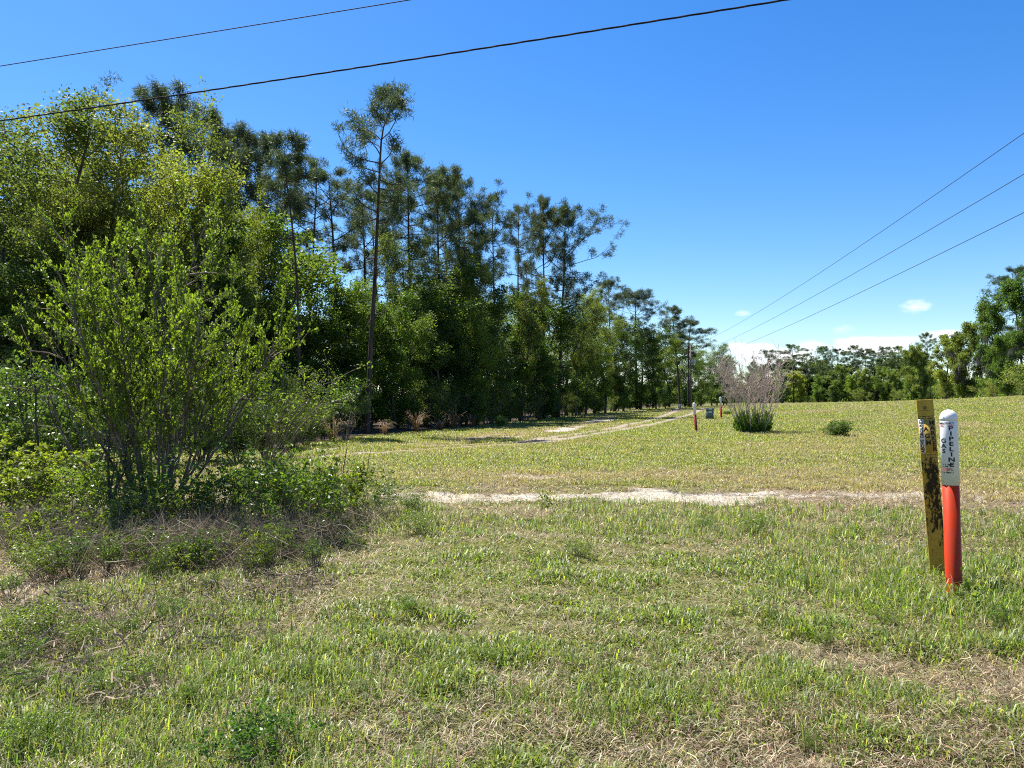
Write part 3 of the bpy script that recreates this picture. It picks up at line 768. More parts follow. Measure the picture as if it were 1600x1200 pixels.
for k, px, top, Y, w, c, lab, mossy in [
    ('faroak0', 1552, 462, 98, .72, GD, 'dark live oak with hanging grey moss near the right edge', 1),
    ('faroak1', 1505, 505, 104, .8, GD, 'dark oak on the left flank of the mossy live oak', 1),
    ('faroak0', 1612, 425, 92, .8, G1, 'tallest oak rising out of the right edge of the picture', 1),
    ('faroak1', 1478, 524, 114, .85, G1, 'smaller green oak between the open leaning pine and the mossy oaks', 0),
    ('faroak1', 1440, 540, 135, .8, GD, 'low green oak right of the far pines, left of the mossy oaks', 0),
    ('faroak0', 1575, 520, 90, .7, OL, 'green oak in front of the tall ones at the right edge', 0),
    ('pine4', 1600, 415, 110, 1.2, GD, 'pine behind the tallest oak at the right edge', 0),
    ('faroak1', 1680, 430, 96, .9, G1, 'oak just outside the right edge whose branches reach in', 0),
]:
    o = plant(k, px, top, Y, lab, 'pine tree' if k == 'pine4' else 'oak tree', RO, bright(c, 1.25), w, None if k == 'pine4' else 'oak_tree')
    if mossy:
        rn = np.random.default_rng(int(px)); cm = o.children[1].data
        co = np.empty(len(cm.vertices) * 3, np.float32); cm.vertices.foreach_get('co', co); co = co.reshape(-1, 3)
        low = co[(co[:, 2] < 9) & (co[:, 2] > 3.2)]
        b = low[rn.choice(len(low), 150)]; n = 150 * 26
        C = np.repeat(b, 26, 0) + rn.normal(size=(n, 3)) * np.array([.22, .22, .1]); ln = .5 + rn.random(n) * 1.1
        C[:, 2] -= ln * .5 + rn.random(n) * .7
        me_ = leaf_mesh('moss', C, np.array([0, 0, -1.]) + rn.normal(size=(n, 3)) * .12, ln, .05, rn, rn.random(n))
        link('hanging_moss', me_, M['moss'], o)

# ------------------------------------------------------------------ near shrubs
def shrub(px, base, top, label, mesh, wid=1.0, name='shrub', cat='shrub', group=None, color=(1, 1, 1), rz=None, dY=0):
    Y = EYE * F / (base - 625.0)
    p = at(px, base, Y); z = H(p.x, Y)
    b, c, bark, mat, H0 = mesh; H0 = topz(c)
    s = (at(px, top, Y).z - z) / H0
    o = empty(name, (p.x, Y, z), (0, 0, random.Random(int(px)).uniform(0, 6.28) if rz is None else rz)); o.scale = (s * wid, s * wid, s)
    tag(o, label, cat, group)
    link('stems', b, M[bark], o); d = link('foliage', c, M[mat], o); d.color = (*color, 1)
    return o

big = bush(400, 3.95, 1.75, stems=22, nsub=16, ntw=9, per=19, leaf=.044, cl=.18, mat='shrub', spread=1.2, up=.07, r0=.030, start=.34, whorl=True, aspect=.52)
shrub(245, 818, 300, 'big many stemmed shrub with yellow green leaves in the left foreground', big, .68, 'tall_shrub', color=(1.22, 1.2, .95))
vine = bush(401, 2.2, 1.25, stems=14, nsub=9, ntw=5, per=15, leaf=.075, cl=.20, mat='low', spread=1.0, up=-.05, r0=.02, start=.25, aspect=.6)
shrub(62, 765, 566, 'dense mounded bush of bright green leaves at the left edge, behind the big shrub', vine, 1.0, 'leafy_bush', 'bush')
shrub(-30, 770, 600, 'dense green bush cut by the left edge of the picture', vine, 1.1, 'leafy_bush', 'bush', rz=2)
LB = 'low shrubs around the foot of the big shrub'
for k, px, base, top, w, c, lab in [
    ('low0', 330, 836, 690, 1.15, (.9, 1.05, 1.0), 'dark green low shrub leaning against the right stems of the big shrub'),
    ('low1', 395, 830, 700, 1.0, G1, 'green low shrub with drooping leaf tips right of the big shrub stems'),
    ('low1', 448, 845, 702, 1.15, YG, 'bright green low shrub in front on the right of the thicket'),
    ('low0', 500, 810, 690, 1.2, G1, 'rounded low shrub at the right end of the thicket before the track'),
    ('low2', 535, 822, 715, 1.2, OL, 'twiggy low shrub at the outer right tip of the thicket'),
    ('low2', 470, 835, 720, 1.3, OL, 'dull twiggy shrub between the bright low shrubs right of the big shrub'),
    ('low0', 575, 805, 735, 1.4, G1, 'small round plant at the right foot of the thicket, nearest the track'),
    ('low1', 175, 826, 700, 1.2, YG, 'pale green low shrub left of the leaning stems of the big shrub'),
    ('low2', 110, 815, 705, 1.5, YG, 'yellowish twiggy low shrub left of the big shrub'),
    ('low2', 45, 800, 680, 1.5, YG, 'olive twiggy low shrub at the left edge'),
    ('low2', 5, 820, 690, 1.5, OL, 'brownish twiggy shrub half out of the left edge'),
    ('low1', 230, 850, 745, 1.2, OL, 'thin low shrub before the main stems of the big shrub'),
    ('low1', 60, 905, 845, 1.4, YG, 'small bright leafy plant in the grass at the left edge'),
    ('low1', 40, 1010, 935, 1.3, YG, 'bright green leafy weed low in the grass at the left edge, lower of two'),
    ('low2', 290, 845, 735, 1.3, OL, 'thin twiggy shrub at the very foot of the big shrub'),
    ('low0', 400, 860, 790, 1.5, OL, 'small dull shrub in front of the shaded brush'),
    ('low0', 640, 800, 762, 1.6, G1, 'small dark weed at the left end of the sandy track'),
    ('low1', 655, 835, 795, 1.4, YG, 'small light weed in the grass below the left end of the sandy track'),
]:
    shrub(px, base, top, lab, KIND[k], w, 'low_shrub', 'shrub', LB, bright(c, .95))
rnd = random.Random(21)
for j in range(85):
    bx = rnd.uniform(-10, 520); by = rnd.uniform(825, 915) - max(0, bx - 330) * .12
    shrub(bx, by, by - rnd.uniform(28, 75), 'thin twiggy weed sprouting through the dead brush at the foot of the big shrub', KIND[rnd.choice(['sprig0', 'sprig1', 'sprig2'])], rnd.uniform(.8, 1.4), 'brush_weed', 'weed', 'weeds growing through the dead brush', bright(rnd.choice([G1, YG, OL]), rnd.uniform(.75, 1.1)))

# sapling, dead branches, stalks
def stalk(name, label, cat, px, base, tops, r, mat='twig', group=None, n=6, leafy=0, jit=.05):
    Y = EYE * F / (base - 625.0); p = at(px, base, Y); z = H(p.x, Y)
    rnd = random.Random(int(px * 3 + base)); rn = np.random.default_rng(int(px)); g = Geo(); C = []
    for (tx, ty, bow) in tops:
        e = at(tx, ty, Y) - Vector((p.x, Y, z)); e.y = rnd.uniform(-.25, .25)
        pts = []
        for i in range(n + 1):
            t = i / n; q = e * t; q.z += bow * math.sin(math.pi * t); q += Vector((rnd.gauss(0, jit), rnd.gauss(0, jit), rnd.gauss(0, jit))) * .5 * (t > 0)
            pts.append(q)
        pts[0].z = -.04
        g.tube(pts, [r * (1 - .8 * i / n) for i in range(n + 1)], 5)
        for w in range(3 if n > 4 else 0):
            q = along(pts, rnd.uniform(.35, .95)); b, _ = wander(rnd, q, (e.normalized() + perp(rnd, e.normalized()) * .7), e.length * rnd.uniform(.12, .3), 3, .15)
            g.tube(b, [r * .45, r * .35, r * .2, r * .1], 4)
            if leafy: C += [b[-1], b[-2]]
        if leafy: C += [along(pts, rnd.uniform(.4, 1)) for _ in range(leafy)]
    o = empty(name, (p.x, Y, z)); tag(o, label, cat, group)
    link('stem', g.mesh('stem', True), M[mat], o)
    if leafy:
        P, off, sh = scatter(C, [.10] * len(C), 9, rn); m = len(P); sz = .05 * (.6 + .7 * rn.random(m))
        f = link('foliage', leaf_mesh('foliage', P, rn.normal(size=(m, 3)), sz, sz * .5, rn, np.clip(sh * .4 + .6 * rn.random(m), 0, 1)), M['shrub'], o); f.color = (1, 1, 1, 1)
    return o
stalk('dead_branch', 'bundle of pale bare branches arching right from behind the big shrub', 'branch', 405, 775, [(520, 588, .25), (500, 606, .3), (540, 622, .35), (475, 580, .15), (455, 572, .1), (515, 640, .3), (560, 575, .3), (430, 560, .1)], .017, leafy=4, n=8)
stalk('sapling', 'thin dark straight sapling stem before the leafy bush at the left edge', 'sapling', 62, 800, [(64, 545, 0), (40, 600, 0)], .022, 'bark', n=7)
stalk('sapling', 'dark forked sapling stem standing left of the big shrub stems', 'sapling', 174, 830, [(184, 690, 0), (150, 640, .1), (205, 650, .05)], .022, 'bark', n=6)
stalk('dead_branch', 'grey leafless branches spreading left from the big shrub', 'branch', 150, 790, [(20, 505, .1), (55, 520, .15), (95, 500, .1), (35, 560, .15), (120, 545, 0), (160, 560, 0), (190, 590, .05)], .016, n=8)
stalk('dry_stalk', 'taller of two thin brown seed stalks in the grass before the rutted track', 'stalk', 537, 760, [(541, 640, 0)], .012, 'twig', n=4)
stalk('dry_stalk', 'shorter leaning brown seed stalk before the rutted track', 'stalk', 570, 745, [(582, 690, 0)], .012, 'twig', n=4)
stalk('weed', 'single dark leafy weed standing at the near rim of the sandy track', 'weed', 852, 792, [(852, 768, 0), (858, 776, 0)], .006, 'twig', leafy=5, n=3)
stalk('weed', 'small leafy weed at the foot of the red and white marker post, before its base', 'weed', 1494, 952, [(1496, 880, 0), (1510, 905, .02), (1482, 912, .02), (1518, 918, .05)], .004, 'twig', leafy=1, n=4, jit=.02)
stalk('fallen_twig', 'pale curved dead twig lying in the grass right of centre', 'twig', 1000, 815, [(1046, 861, .12)], .006, 'twig', n=6, jit=.02)
sap = bush(402, 2.2, .9, 9, 6, 4, 16, .07, .2, 'low', r0=.02, start=.5)
shrub(540, 690, 590, 'young shrub with green top and bare lower stems at the wood edge beside the ruts', sap, 1.0, 'young_shrub')

VW = 'small leafy weeds scattered in the near verge'
for px, base, w in [(25, 1150, 1.0), (70, 1165, 1.7), (20, 1040, 1.6), (130, 1010, 1.3), (215, 1060, 1.3), (300, 1100, 1.1), (640, 960, .9), (905, 870, 1.0), (1385, 980, 1.1), (1560, 985, 1.3), (200, 985, 1.1), (268, 965, 1.0), (115, 945, 1.2), (545, 855, .8), (15, 935, 1.2), (330, 925, 1.0), (1100, 830, .9), (1180, 835, 1.0), (150, 1080, .9), (1290, 1010, .8), (760, 1035, .9), (40, 1075, 1.1), (1265, 1165, .8)]:
    shrub(px, base, base - 34 * w, 'small bright leafy weed low in the near grass', KIND[['sprig0', 'low1', 'low0'][px % 3]], 1.3, 'verge_weed', 'weed', VW, YG)
# foreground leafy weed
wd = bush(403, .3, .32, 11, 5, 3, 8, .035, .05, 'low', r0=.005, start=.25, aspect=.4)
shrub(400, 1190, 1105, 'bright green leafy weed at the bottom edge of the picture, left of centre', wd, 1.2, 'leafy_weed', 'weed', color=(.9, 1.05, .8))

# ------------------------------------------------------------------ tangles of dead stems (nobody could count)
rng = np.random.default_rng(8)
def brush(n, spots, name, label, ln=(.25, .7), w=.005, zr=.3, mat='dead', flat=.5):
    i = rng.integers(0, len(spots), n); sp = np.array(spots)
    x = sp[i, 0] + rng.normal(size=n) * sp[i, 2]; y = sp[i, 1] + rng.normal(size=n) * sp[i, 2] * .8
    z = height(x, y); L_ = ln[0] + (ln[1] - ln[0]) * rng.random(n) ** 1.5
    A = unit(np.stack([rng.normal(size=n), rng.normal(size=n), rng.normal(size=n) * flat], -1)); A[:, 2] = np.abs(A[:, 2])
    C = np.stack([x, y, z + .02 + rng.random(n) ** 1.6 * zr], -1)
    C[:, 2] = np.maximum(C[:, 2], z + np.abs(A[:, 2]) * L_ * .5)
    ww = w * (.5 + rng.random(n))
    B = unit(np.cross(A, unit(rng.normal(size=(n, 3))))); bow = unit(rng.normal(size=(n, 3))) * L_[:, None] * .14
    a = A * L_[:, None] * .5; b = B * ww[:, None]
    V = np.stack([C - a - b, C - a + b, C + bow - b, C + bow + b, C + a], 1).reshape(-1, 3)
    k = np.arange(n)[:, None] * 5
    me = make_mesh(name, V, np.concatenate([k, k + 1, k + 3, k + 2], 1), np.concatenate([k + 2, k + 3, k + 4], 1), tint=np.repeat(rng.random(n), 5))
    o = link(name, me, M[mat]); o.color = (1, 1, 1, 1)
    return tag(o, label, 'dead brush', kind='stuff')
def gp(px, py): Y = EYE * F / (py - 625.0); p = at(px, py, Y); return p.x, Y
spots = [(*gp(px, py), s) for px, py, s in [(120, 850, .5), (200, 860, .45), (280, 850, .4), (350, 860, .4), (420, 860, .35), (470, 850, .3), (300, 880, .35), (60, 850, .5), (170, 890, .35), (390, 880, .3), (520, 820, .35), (20, 830, .5), (250, 830, .5)]]
brush(9000, spots, 'dead_brush', 'tangle of dead brown stems and leaves on the ground under the big shrub', w=.0018, zr=.30, flat=.9)
brush(3600, [(*gp(px, py), s) for px, py, s in [(80, 960, .22), (130, 985, .2), (420, 930, .2), (470, 915, .16), (90, 990, .18), (240, 965, .25), (110, 1020, .2), (180, 1090, .16), (330, 1000, .2), (50, 1060, .2), (300, 930, .3), (30, 960, .3)]], 'dead_weeds', 'small mats of grey brown dead weeds in the left foreground grass', (.06, .2), .003, .12)

# rust coloured dead grass at the wood edge
RG = 'rust coloured dead grass clumps at the wood edge'
for px, base, top, w, lab in [(650, 676, 640, 1.0, 'rust coloured dead grass clump beside the young shrub at the wood edge'), (688, 674, 652, .8, 'smaller rust grass clump among the three before the dark wood'),
                              (708, 672, 646, 1.2, 'rust grass clump with long arching blades before the darkest part of the wood'), (738, 669, 645, 1.0, 'rust grass clump furthest right of the three before the dark wood'), (843, 657, 635, 1.1, 'lone rust grass clump near the foot of the last big pine'),
                              (520, 692, 655, 1.2, 'brown dead grass clump left of the young shrub'), (600, 680, 655, 1.0, 'brown grass clump right below the young shrub')]:
    Y = EYE * F / (base - 625.0); p = at(px, base, Y); hh = (base - top) / F * Y * w * 1.1; n = 55
    rn = np.random.default_rng(int(px))
    az = rn.random(n) * 6.28; sp = rn.random(n) ** .8 * .9; bo = np.stack([np.cos(az), np.sin(az), np.zeros(n)], -1)
    V = []; up = np.array([0, 0, 1.]); side = np.stack([-np.sin(az), np.cos(az), np.zeros(n)], -1) * .010
    l = hh * (.6 + .5 * rn.random(n)); b0 = bo * .12
    P0 = b0 * rn.random(n)[:, None]; P1 = P0 + bo * (sp * l * .35)[:, None] + up * (l * .6)[:, None]; P2 = P1 + bo * (sp * l * .5)[:, None] + up * (l * .34 * (1 - sp * .7))[:, None]; P3 = P2 + bo * (sp * l * .4)[:, None] - up * (l * .22 * sp)[:, None]
    V = np.stack([P0 - side, P0 + side, P1 - side, P1 + side, P2 - side * .9, P2 + side * .9, P3], 1).reshape(-1, 3); k = np.arange(n)[:, None] * 7
    me = make_mesh('grass_clump', V, np.concatenate([np.concatenate([k + a, k + a + 1, k + a + 3, k + a + 2], 1) for a in (0, 2)]), np.concatenate([k + 4, k + 5, k + 6], 1), tint=np.repeat(rn.random(n), 7))
    o = link('dead_grass_clump', me, M['rust']); o.location = (p.x, Y, H(p.x, Y)); o.color = (1, 1, 1, 1); tag(o, lab, 'dead grass', RG)

# ------------------------------------------------------------------ shrubs out in the field
def field_bush():
    Y = 34.6; p = at(1176, 677, Y); z = H(p.x, Y)
    o = empty('twiggy_bush', (p.x, Y, z)); tag(o, 'large bush with bare reddish twigs above a dense dark green base, in the field', 'bush')
    rnd = random.Random(9); rn = np.random.default_rng(9); g = Geo()
    for i in range(68):
        az = i * 2.4; rr = .80 * math.sqrt((i + .5) / 68); ex = rr * rnd.uniform(1.0, 1.6)
        d = Vector((math.cos(az) * ex, math.sin(az) * ex, rnd.uniform(2.5, 3.5)))
        st, e = wander(rnd, (math.cos(az) * rr * .85, math.sin(az) * rr * .85, 0), d, d.length * rnd.uniform(.85, 1.05), 7, .07, .03)
        g.tube(st, [.014 * (1 - .6 * j / 7) for j in range(8)], 4, False)
        for j in range(11):
            q = along(st, rnd.uniform(.42, 1)); sb, f = wander(rnd, q, e + perp(rnd, e) * rnd.uniform(.3, .8), rnd.uniform(.3, .75), 3, .14)
            g.tube(sb, [.007, .006, .005, .004], 3, False)
            for k in range(2):
                q2 = along(sb, rnd.uniform(.3, 1)); s2, f2 = wander(rnd, q2, f + perp(rnd, f) * .7, rnd.uniform(.12, .3), 2, .15); g.tube(s2, [.005, .0045, .004], 3, False)
    M['redtwig'] = plain('red_brown_twig', (.44, .35, .30), .7, .2)
    link('twigs', g.mesh('twigs'), M['redtwig'], o)
    m = 120; st_ = rn.random(m) * 6.28; sr = np.sqrt(rn.random(m)) * .72; sh_ = (.35 + .72 * rn.random(m)) * (1 - .25 * sr ** 2)
    n = m * 80; q = np.repeat(np.arange(m), 80); zz = rn.random(n); r = sr[q]; th = st_[q]
    P = np.stack([np.cos(th) * r * (1 + .25 * zz) + rn.normal(size=n) * .07 * (1 - .7 * zz), np.sin(th) * r * (1 + .25 * zz) + rn.normal(size=n) * .07 * (1 - .7 * zz), zz * sh_[q]], -1)
    A = np.stack([np.cos(th) * .35 * r, np.sin(th) * .35 * r, np.ones(n)], -1) + rn.normal(size=(n, 3)) * .35
    f = link('foliage', leaf_mesh('foliage', P, A, .15, .024, rn, np.clip(rn.random(n) * .8, 0, 1)), M['dense'], o); f.color = (1.15, 1.3, 1.1, 1)
field_bush()
sm = bush(404, .75, .5, 16, 6, 4, 11, .09, .12, 'dense', spread=1.1, r0=.008, start=.15, aspect=.3)
shrub(1313, 684, 657, 'small solitary dark green shrub in the field, right of the twiggy bush', sm, 1.25, 'small_shrub')
shrub(1136, 654, 642, 'small green shrub beside the far red and white marker, half behind the twiggy bush', sm, 1.6, 'small_shrub')
shrub(1400, 662, 652, 'faint scrubby weed patch in the field, right of the solitary shrub', sm, 1.0, 'small_weed', 'weed', color=(1.2, 1.1, .8))
shrub(1298, 645, 634, 'low scrubby weed patch far out in the field near the tree line', sm, 2.2, 'small_weed', 'weed', color=(1.2, 1.1, .8))
shrub(950, 646, 614, 'small pale green sapling at the dark wood edge near the track end', sap, .7, 'young_tree', 'sapling', color=YG)
shrub(782, 668, 650, 'small pale leafed weed bush at the wood edge before the rust grass', sm, .8, 'small_weed', 'weed', color=(1.6, 1.6, 1.3))

# ------------------------------------------------------------------ marker posts
M['red'] = plain('red_plastic', (.47, .034, .004), .45, .2, .75, 14, (.33, .045, .022))
M['redshade'] = plain('shade_darkened_red_plastic', (.20, .018, .015), .5, .3)  # darker red for distant posts, their shaded side put into the colour
M['white'] = plain('white_plastic', (.70, .70, .70), .4, .4, .25, 14, (.56, .55, .52))
M['ink'] = plain('black_ink', (.012, .012, .013), .5, .3)
M['redink'] = plain('red_ink', (.50, .10, .09), .5, .3)
M['greyink'] = plain('grey_ink', (.30, .30, .29), .5, .3)
M['brownink'] = plain('brown_ink', (.16, .09, .03), .6, .3)

def text_geo(body, size, bold=.02, line=1.0, wide=1.0):
    c = bpy.data.curves.new('lettering', 'FONT'); c.body = body; c.size = size; c.align_x = 'CENTER'; c.align_y = 'CENTER'; c.offset = bold * size; c.space_line = line; c.resolution_u = 3
    ob = bpy.data.objects.new('lettering', c); me = bpy.data.meshes.new_from_object(ob)
    bm = bmesh.new(); bm.from_mesh(me)
    for v in bm.verts: v.co.x *= wide
    bpy.data.objects.remove(ob); bpy.data.curves.remove(c); bpy.data.meshes.remove(me)
    return bm

def bars(lines):
    """rows of tiny broken strokes: print too small to read"""
    rnd = random.Random(4); bm = bmesh.new()
    for x0, x1, z, h in lines:
        x = x0
        while x < x1:
            w = rnd.uniform(.5, 1.0) * h * 1.1
            vs = [bm.verts.new((a, b, 0)) for a, b in ((x, z - h / 2), (x + w * .8, z - h / 2), (x + w * .8, z + h / 2), (x, z + h / 2))]; bm.faces.new(vs); x += w + (rnd.random() < .2) * h
    return bm

def wrap(bm, name, x, z, rad, mat, parent, flat=None):
    """letters laid on a tube of radius rad (or on a flat face at y = flat), facing local -Y"""
    if flat is None:
        xs_ = [v.co.x for v in bm.verts]; a = min(xs_); b = max(xs_)
        k = a
        while k < b:
            k += .006
            bmesh.ops.bisect_plane(bm, geom=bm.verts[:] + bm.edges[:] + bm.faces[:], plane_co=(k, 0, 0), plane_no=(1, 0, 0))
    bmesh.ops.triangulate(bm, faces=bm.faces[:])
    for v in bm.verts:
        u, w = v.co.x + x, v.co.y + z
        v.co = Vector((math.sin(u / rad) * (rad + .0012), -math.cos(u / rad) * (rad + .0012), w)) if flat is None else Vector((u, flat, w))
    bmesh.ops.recalc_face_normals(bm, faces=bm.faces[:])
    me = bpy.data.meshes.new(name); bm.to_mesh(me); bm.free()
    return link(name, me, M[mat], parent)

def marker(px, base, top, label, near=False, rad=.059, Y=None, shade_red=False, lean=(0, 0), split=.40):
    Y = Y or EYE * F / (base - 625.0); p = at(px, base, Y); z = H(p.x, Y)
    o = empty('marker_post', (p.x, Y, z), (lean[0], lean[1], -math.atan2(p.x, Y))); tag(o, label, 'marker post', 'red and white marker posts')
    ht = at(px, top, Y).z - z; zs = ht * (1 - split)
    g = Geo(); g.lathe([(rad, -.25), (rad, zs - .002), (rad * .9, zs)], 40); link('red_sleeve', g.mesh('red_sleeve', True), M['redshade' if shade_red else 'red'], o)
    g = Geo(); r2 = rad * 1.06; g.lathe([(r2 * .93, zs - .012), (r2, zs - .012), (r2, ht - .085), (r2 * .985, ht - .083)], 40); w = link('white_sleeve', g.mesh('white_sleeve', True), M['white'], o)
    g = Geo(); r3 = rad * 1.075; zc = ht - .080
    g.lathe([(r2 * .9, zc - .004), (r3, zc - .004), (r3, zc + .012)] + [(r3 * math.cos(a), zc + .012 + .068 * math.sin(a)) for a in np.linspace(.08, math.pi / 2 - .01, 10)], 40); link('dome_cap', g.mesh('dome_cap', True), M['white'], o)
    if near:
        k = ht / 1.50
        for body, x_, z_, s_ in (('P\nI\nP\nE\nL\nI\nN\nE', .012, 1.20, .040), ('G\nA\nS', -.044, 1.205, .040)):
            wrap(text_geo(body, s_ * 1.12, .035, .90, 1.4), 'lettering', x_, z_ * k, r2, 'ink', o)
        wrap(text_geo('EMERGENCY', .021, .03), 'lettering', -.025, 1.388 * k, r2, 'ink', o)
        wrap(text_geo('800-   -7223', .021, .03), 'lettering', -.02, 1.368 * k, r2, 'redink', o)
        wrap(bars([(-.055, .015, 1.008, .011), (-.05, .0, .993, .009)]), 'small_print', 0, 0, r2, 'ink', o)
        wrap(bars([(-.06, .02, .975, .010), (-.06, .015, .963, .009)]), 'small_print', 0, 0, r2, 'redink', o)
        wrap(bars([(-.06, .02, .946, .009)]), 'small_print', 0, 0, r2, 'ink', o)
        bm = bmesh.new(); bmesh.ops.create_circle(bm, cap_ends=True, segments=14, radius=.006)
        wrap(bm, 'rivet', -.035, 1.435 * k, r2, 'greyink', o)
    return o
marker(1491, 925, 640, 'tall red and white pipeline marker post reading GAS PIPELINE in the right foreground', True, lean=(0, R(-1.0)), Y=6.0)
marker(1088, 677, 629, 'red and white marker post beside the rutted track, nearer of the two distant ones', shade_red=True, lean=(0, R(-4)))
marker(1127, 653, 620, 'red and white marker post just left of the twiggy bush', shade_red=True, Y=53.5, lean=(0, R(-2)))
o = marker(1062, 637, 631, 'tiny white capped post at the foot of a pine by the track end', shade_red=True, Y=97, rad=.10, split=.8)

# ------------------------------------------------------------------ yellow flat stake
def stake_mat():
    m, nt, out = new_mat('stained_yellow_plastic'); L = nt.links
    tc = nd(nt, 'ShaderNodeTexCoord'); sx = nd(nt, 'ShaderNodeSeparateXYZ'); L.new(tc.outputs['Object'], sx.inputs[0])
    mp = nd(nt, 'ShaderNodeMapping'); mp.inputs['Scale'].default_value = (1, 1, .45); L.new(tc.outputs['Object'], mp.inputs[0])
    n1 = nd(nt, 'ShaderNodeTexNoise', Scale=46.0, Detail=6.0, Roughness=.7); L.new(mp.outputs[0], n1.inputs['Vector'])
    n2 = nd(nt, 'ShaderNodeTexNoise', Scale=11.0, Detail=3.0); L.new(mp.outputs[0], n2.inputs['Vector'])
    cr = nd(nt, 'ShaderNodeValToRGB'); e = cr.color_ramp.elements
    mr = nd(nt, 'ShaderNodeMapRange'); mr.inputs[1].default_value = 0; mr.inputs[2].default_value = 1.5; L.new(sx.outputs['Z'], mr.inputs[0])
    e[0].position = .08; e[0].color = (.12, .12, .12, 1); e[1].position = .72; e[1].color = (.0, .0, .0, 1)
    for p_, v in ((.13, .22), (.25, .40), (.40, .55), (.56, .62), (.64, .42)): q = e.new(p_); q.color = (v, v, v, 1)
    L.new(mr.outputs[0], cr.inputs[0])
    ax = mathn(nt, 'MULTIPLY', mathn(nt, 'ABSOLUTE', mathn(nt, 'SUBTRACT', sx.outputs['X'], .018)), -3.0)
    v = mathn(nt, 'ADD', mathn(nt, 'ADD', mathn(nt, 'ADD', mathn(nt, 'MULTIPLY_ADD', n1.outputs['Fac'], 2.2, -.62), mathn(nt, 'MULTIPLY', n2.outputs['Fac'], .55)), cr.outputs[0]), ax)
    mr2 = nd(nt, 'ShaderNodeMapRange'); mr2.inputs[1].default_value = 1.06; mr2.inputs[2].default_value = 1.22; L.new(v, mr2.inputs[0])
    mr3 = nd(nt, 'ShaderNodeMapRange'); mr3.inputs[1].default_value = .3; mr3.inputs[2].default_value = .75; L.new(n2.outputs['Fac'], mr3.inputs[0])
    base = mixc(nt, mr3.outputs[0], (.44, .30, .040), (.33, .215, .034))
    c = mixc(nt, mathn(nt, 'MULTIPLY', mr2.outputs[0], .95), base, (.012, .010, .007))
    p = nd(nt, 'ShaderNodeBsdfPrincipled', Roughness=.65); p.inputs['Specular IOR Level'].default_value = .12; L.new(c, p.inputs['Base Color']); L.new(p.outputs[0], out.inputs[0])
    return m
def stake():
    Y = 6.55; p = at(1467, 895, Y); z = H(p.x, Y); hh = at(1450, 624, Y).z - z
    o = empty('flat_stake', (p.x, Y, z), (0, R(-3.6), -math.atan2(p.x, Y) + R(6))); tag(o, 'yellow flat marker stake with black stains, reading ABOVE GROUND MARKER, leaning behind the red post', 'marker stake')
    W = .128; g = Geo()
    g.box((0, 0, hh / 2 - .1), (W, .007, hh + .2), .002); g.box((-W / 2 + .004, .0165, hh / 2 - .1), (.008, .026, hh + .194), .002); g.box((W / 2 - .004, .0165, hh / 2 - .1), (.008, .026, hh + .194), .002)
    link('channel', g.mesh('channel'), stake_mat(), o)
    k = hh / 1.5; fy = -.0052
    M['labelwhite'] = plain('label_white', (.70, .66, .58), .6, .3, .3, 30, (.55, .48, .38))
    M['labelgold'] = plain('label_gold', (.36, .24, .05), .7, .12, .3, 60, (.30, .20, .05))
    g = Geo(); g.box((-.042, -.0042, 1.185 * k), (.038, .0012, .292)); link('label', g.mesh('label'), M['labelwhite'], o)
    g = Geo(); g.box((.021, -.0042, 1.185 * k), (.088, .0010, .283)); link('label', g.mesh('label'), M['labelgold'], o)
    bm = text_geo('ABOVE GROUND', .036, .045)
    for v in bm.verts: v.co = Vector((-v.co.y, v.co.x, 0))
    wrap(bm, 'lettering', -.042, 1.185 * k, .05, 'ink', o, fy)
    for ch, dx, dz in (('A', -.008, .058), ('G', -.002, .0), ('M', .003, -.058)):
        wrap(text_geo(ch, .052, .04), 'lettering', dx, (1.185 + dz) * k, .05, 'ink', o, fy)
    for i, ch in enumerate('MARKER'):
        wrap(text_geo(ch, .052, .04), 'lettering', .038 + .0018 * i, (1.297 - i * .045) * k, .05, 'ink', o, fy)
    wrap(bars([(-.055, .05, 1.356 * k, .008), (-.055, .05, 1.338 * k, .010)]), 'small_print', 0, 0, .05, 'ink', o, fy)
    wrap(bars([(-.05, .05, 1.024 * k, .010), (-.05, .05, 1.0 * k, .006), (-.045, .04, .975 * k, .008), (-.04, .04, .95 * k, .006)]), 'small_print', 0, 0, .05, 'brownink', o, fy)
    bm = bmesh.new()
    for i in range(7):
        a = i / 7 * 6.283 + .3; c = Vector((math.cos(a) * .010, math.sin(a) * .010, 0))
        r = bmesh.ops.create_circle(bm, cap_ends=True, segments=8, radius=.0062); bmesh.ops.translate(bm, verts=r['verts'], vec=c)
    wrap(bm, 'emblem', -.002, 1.43 * k, .05, 'brownink', o, fy)
    wrap(bars([(-.035, .035, 1.407 * k, .005)]), 'small_print', 0, 0, .05, 'brownink', o, fy)
stake()

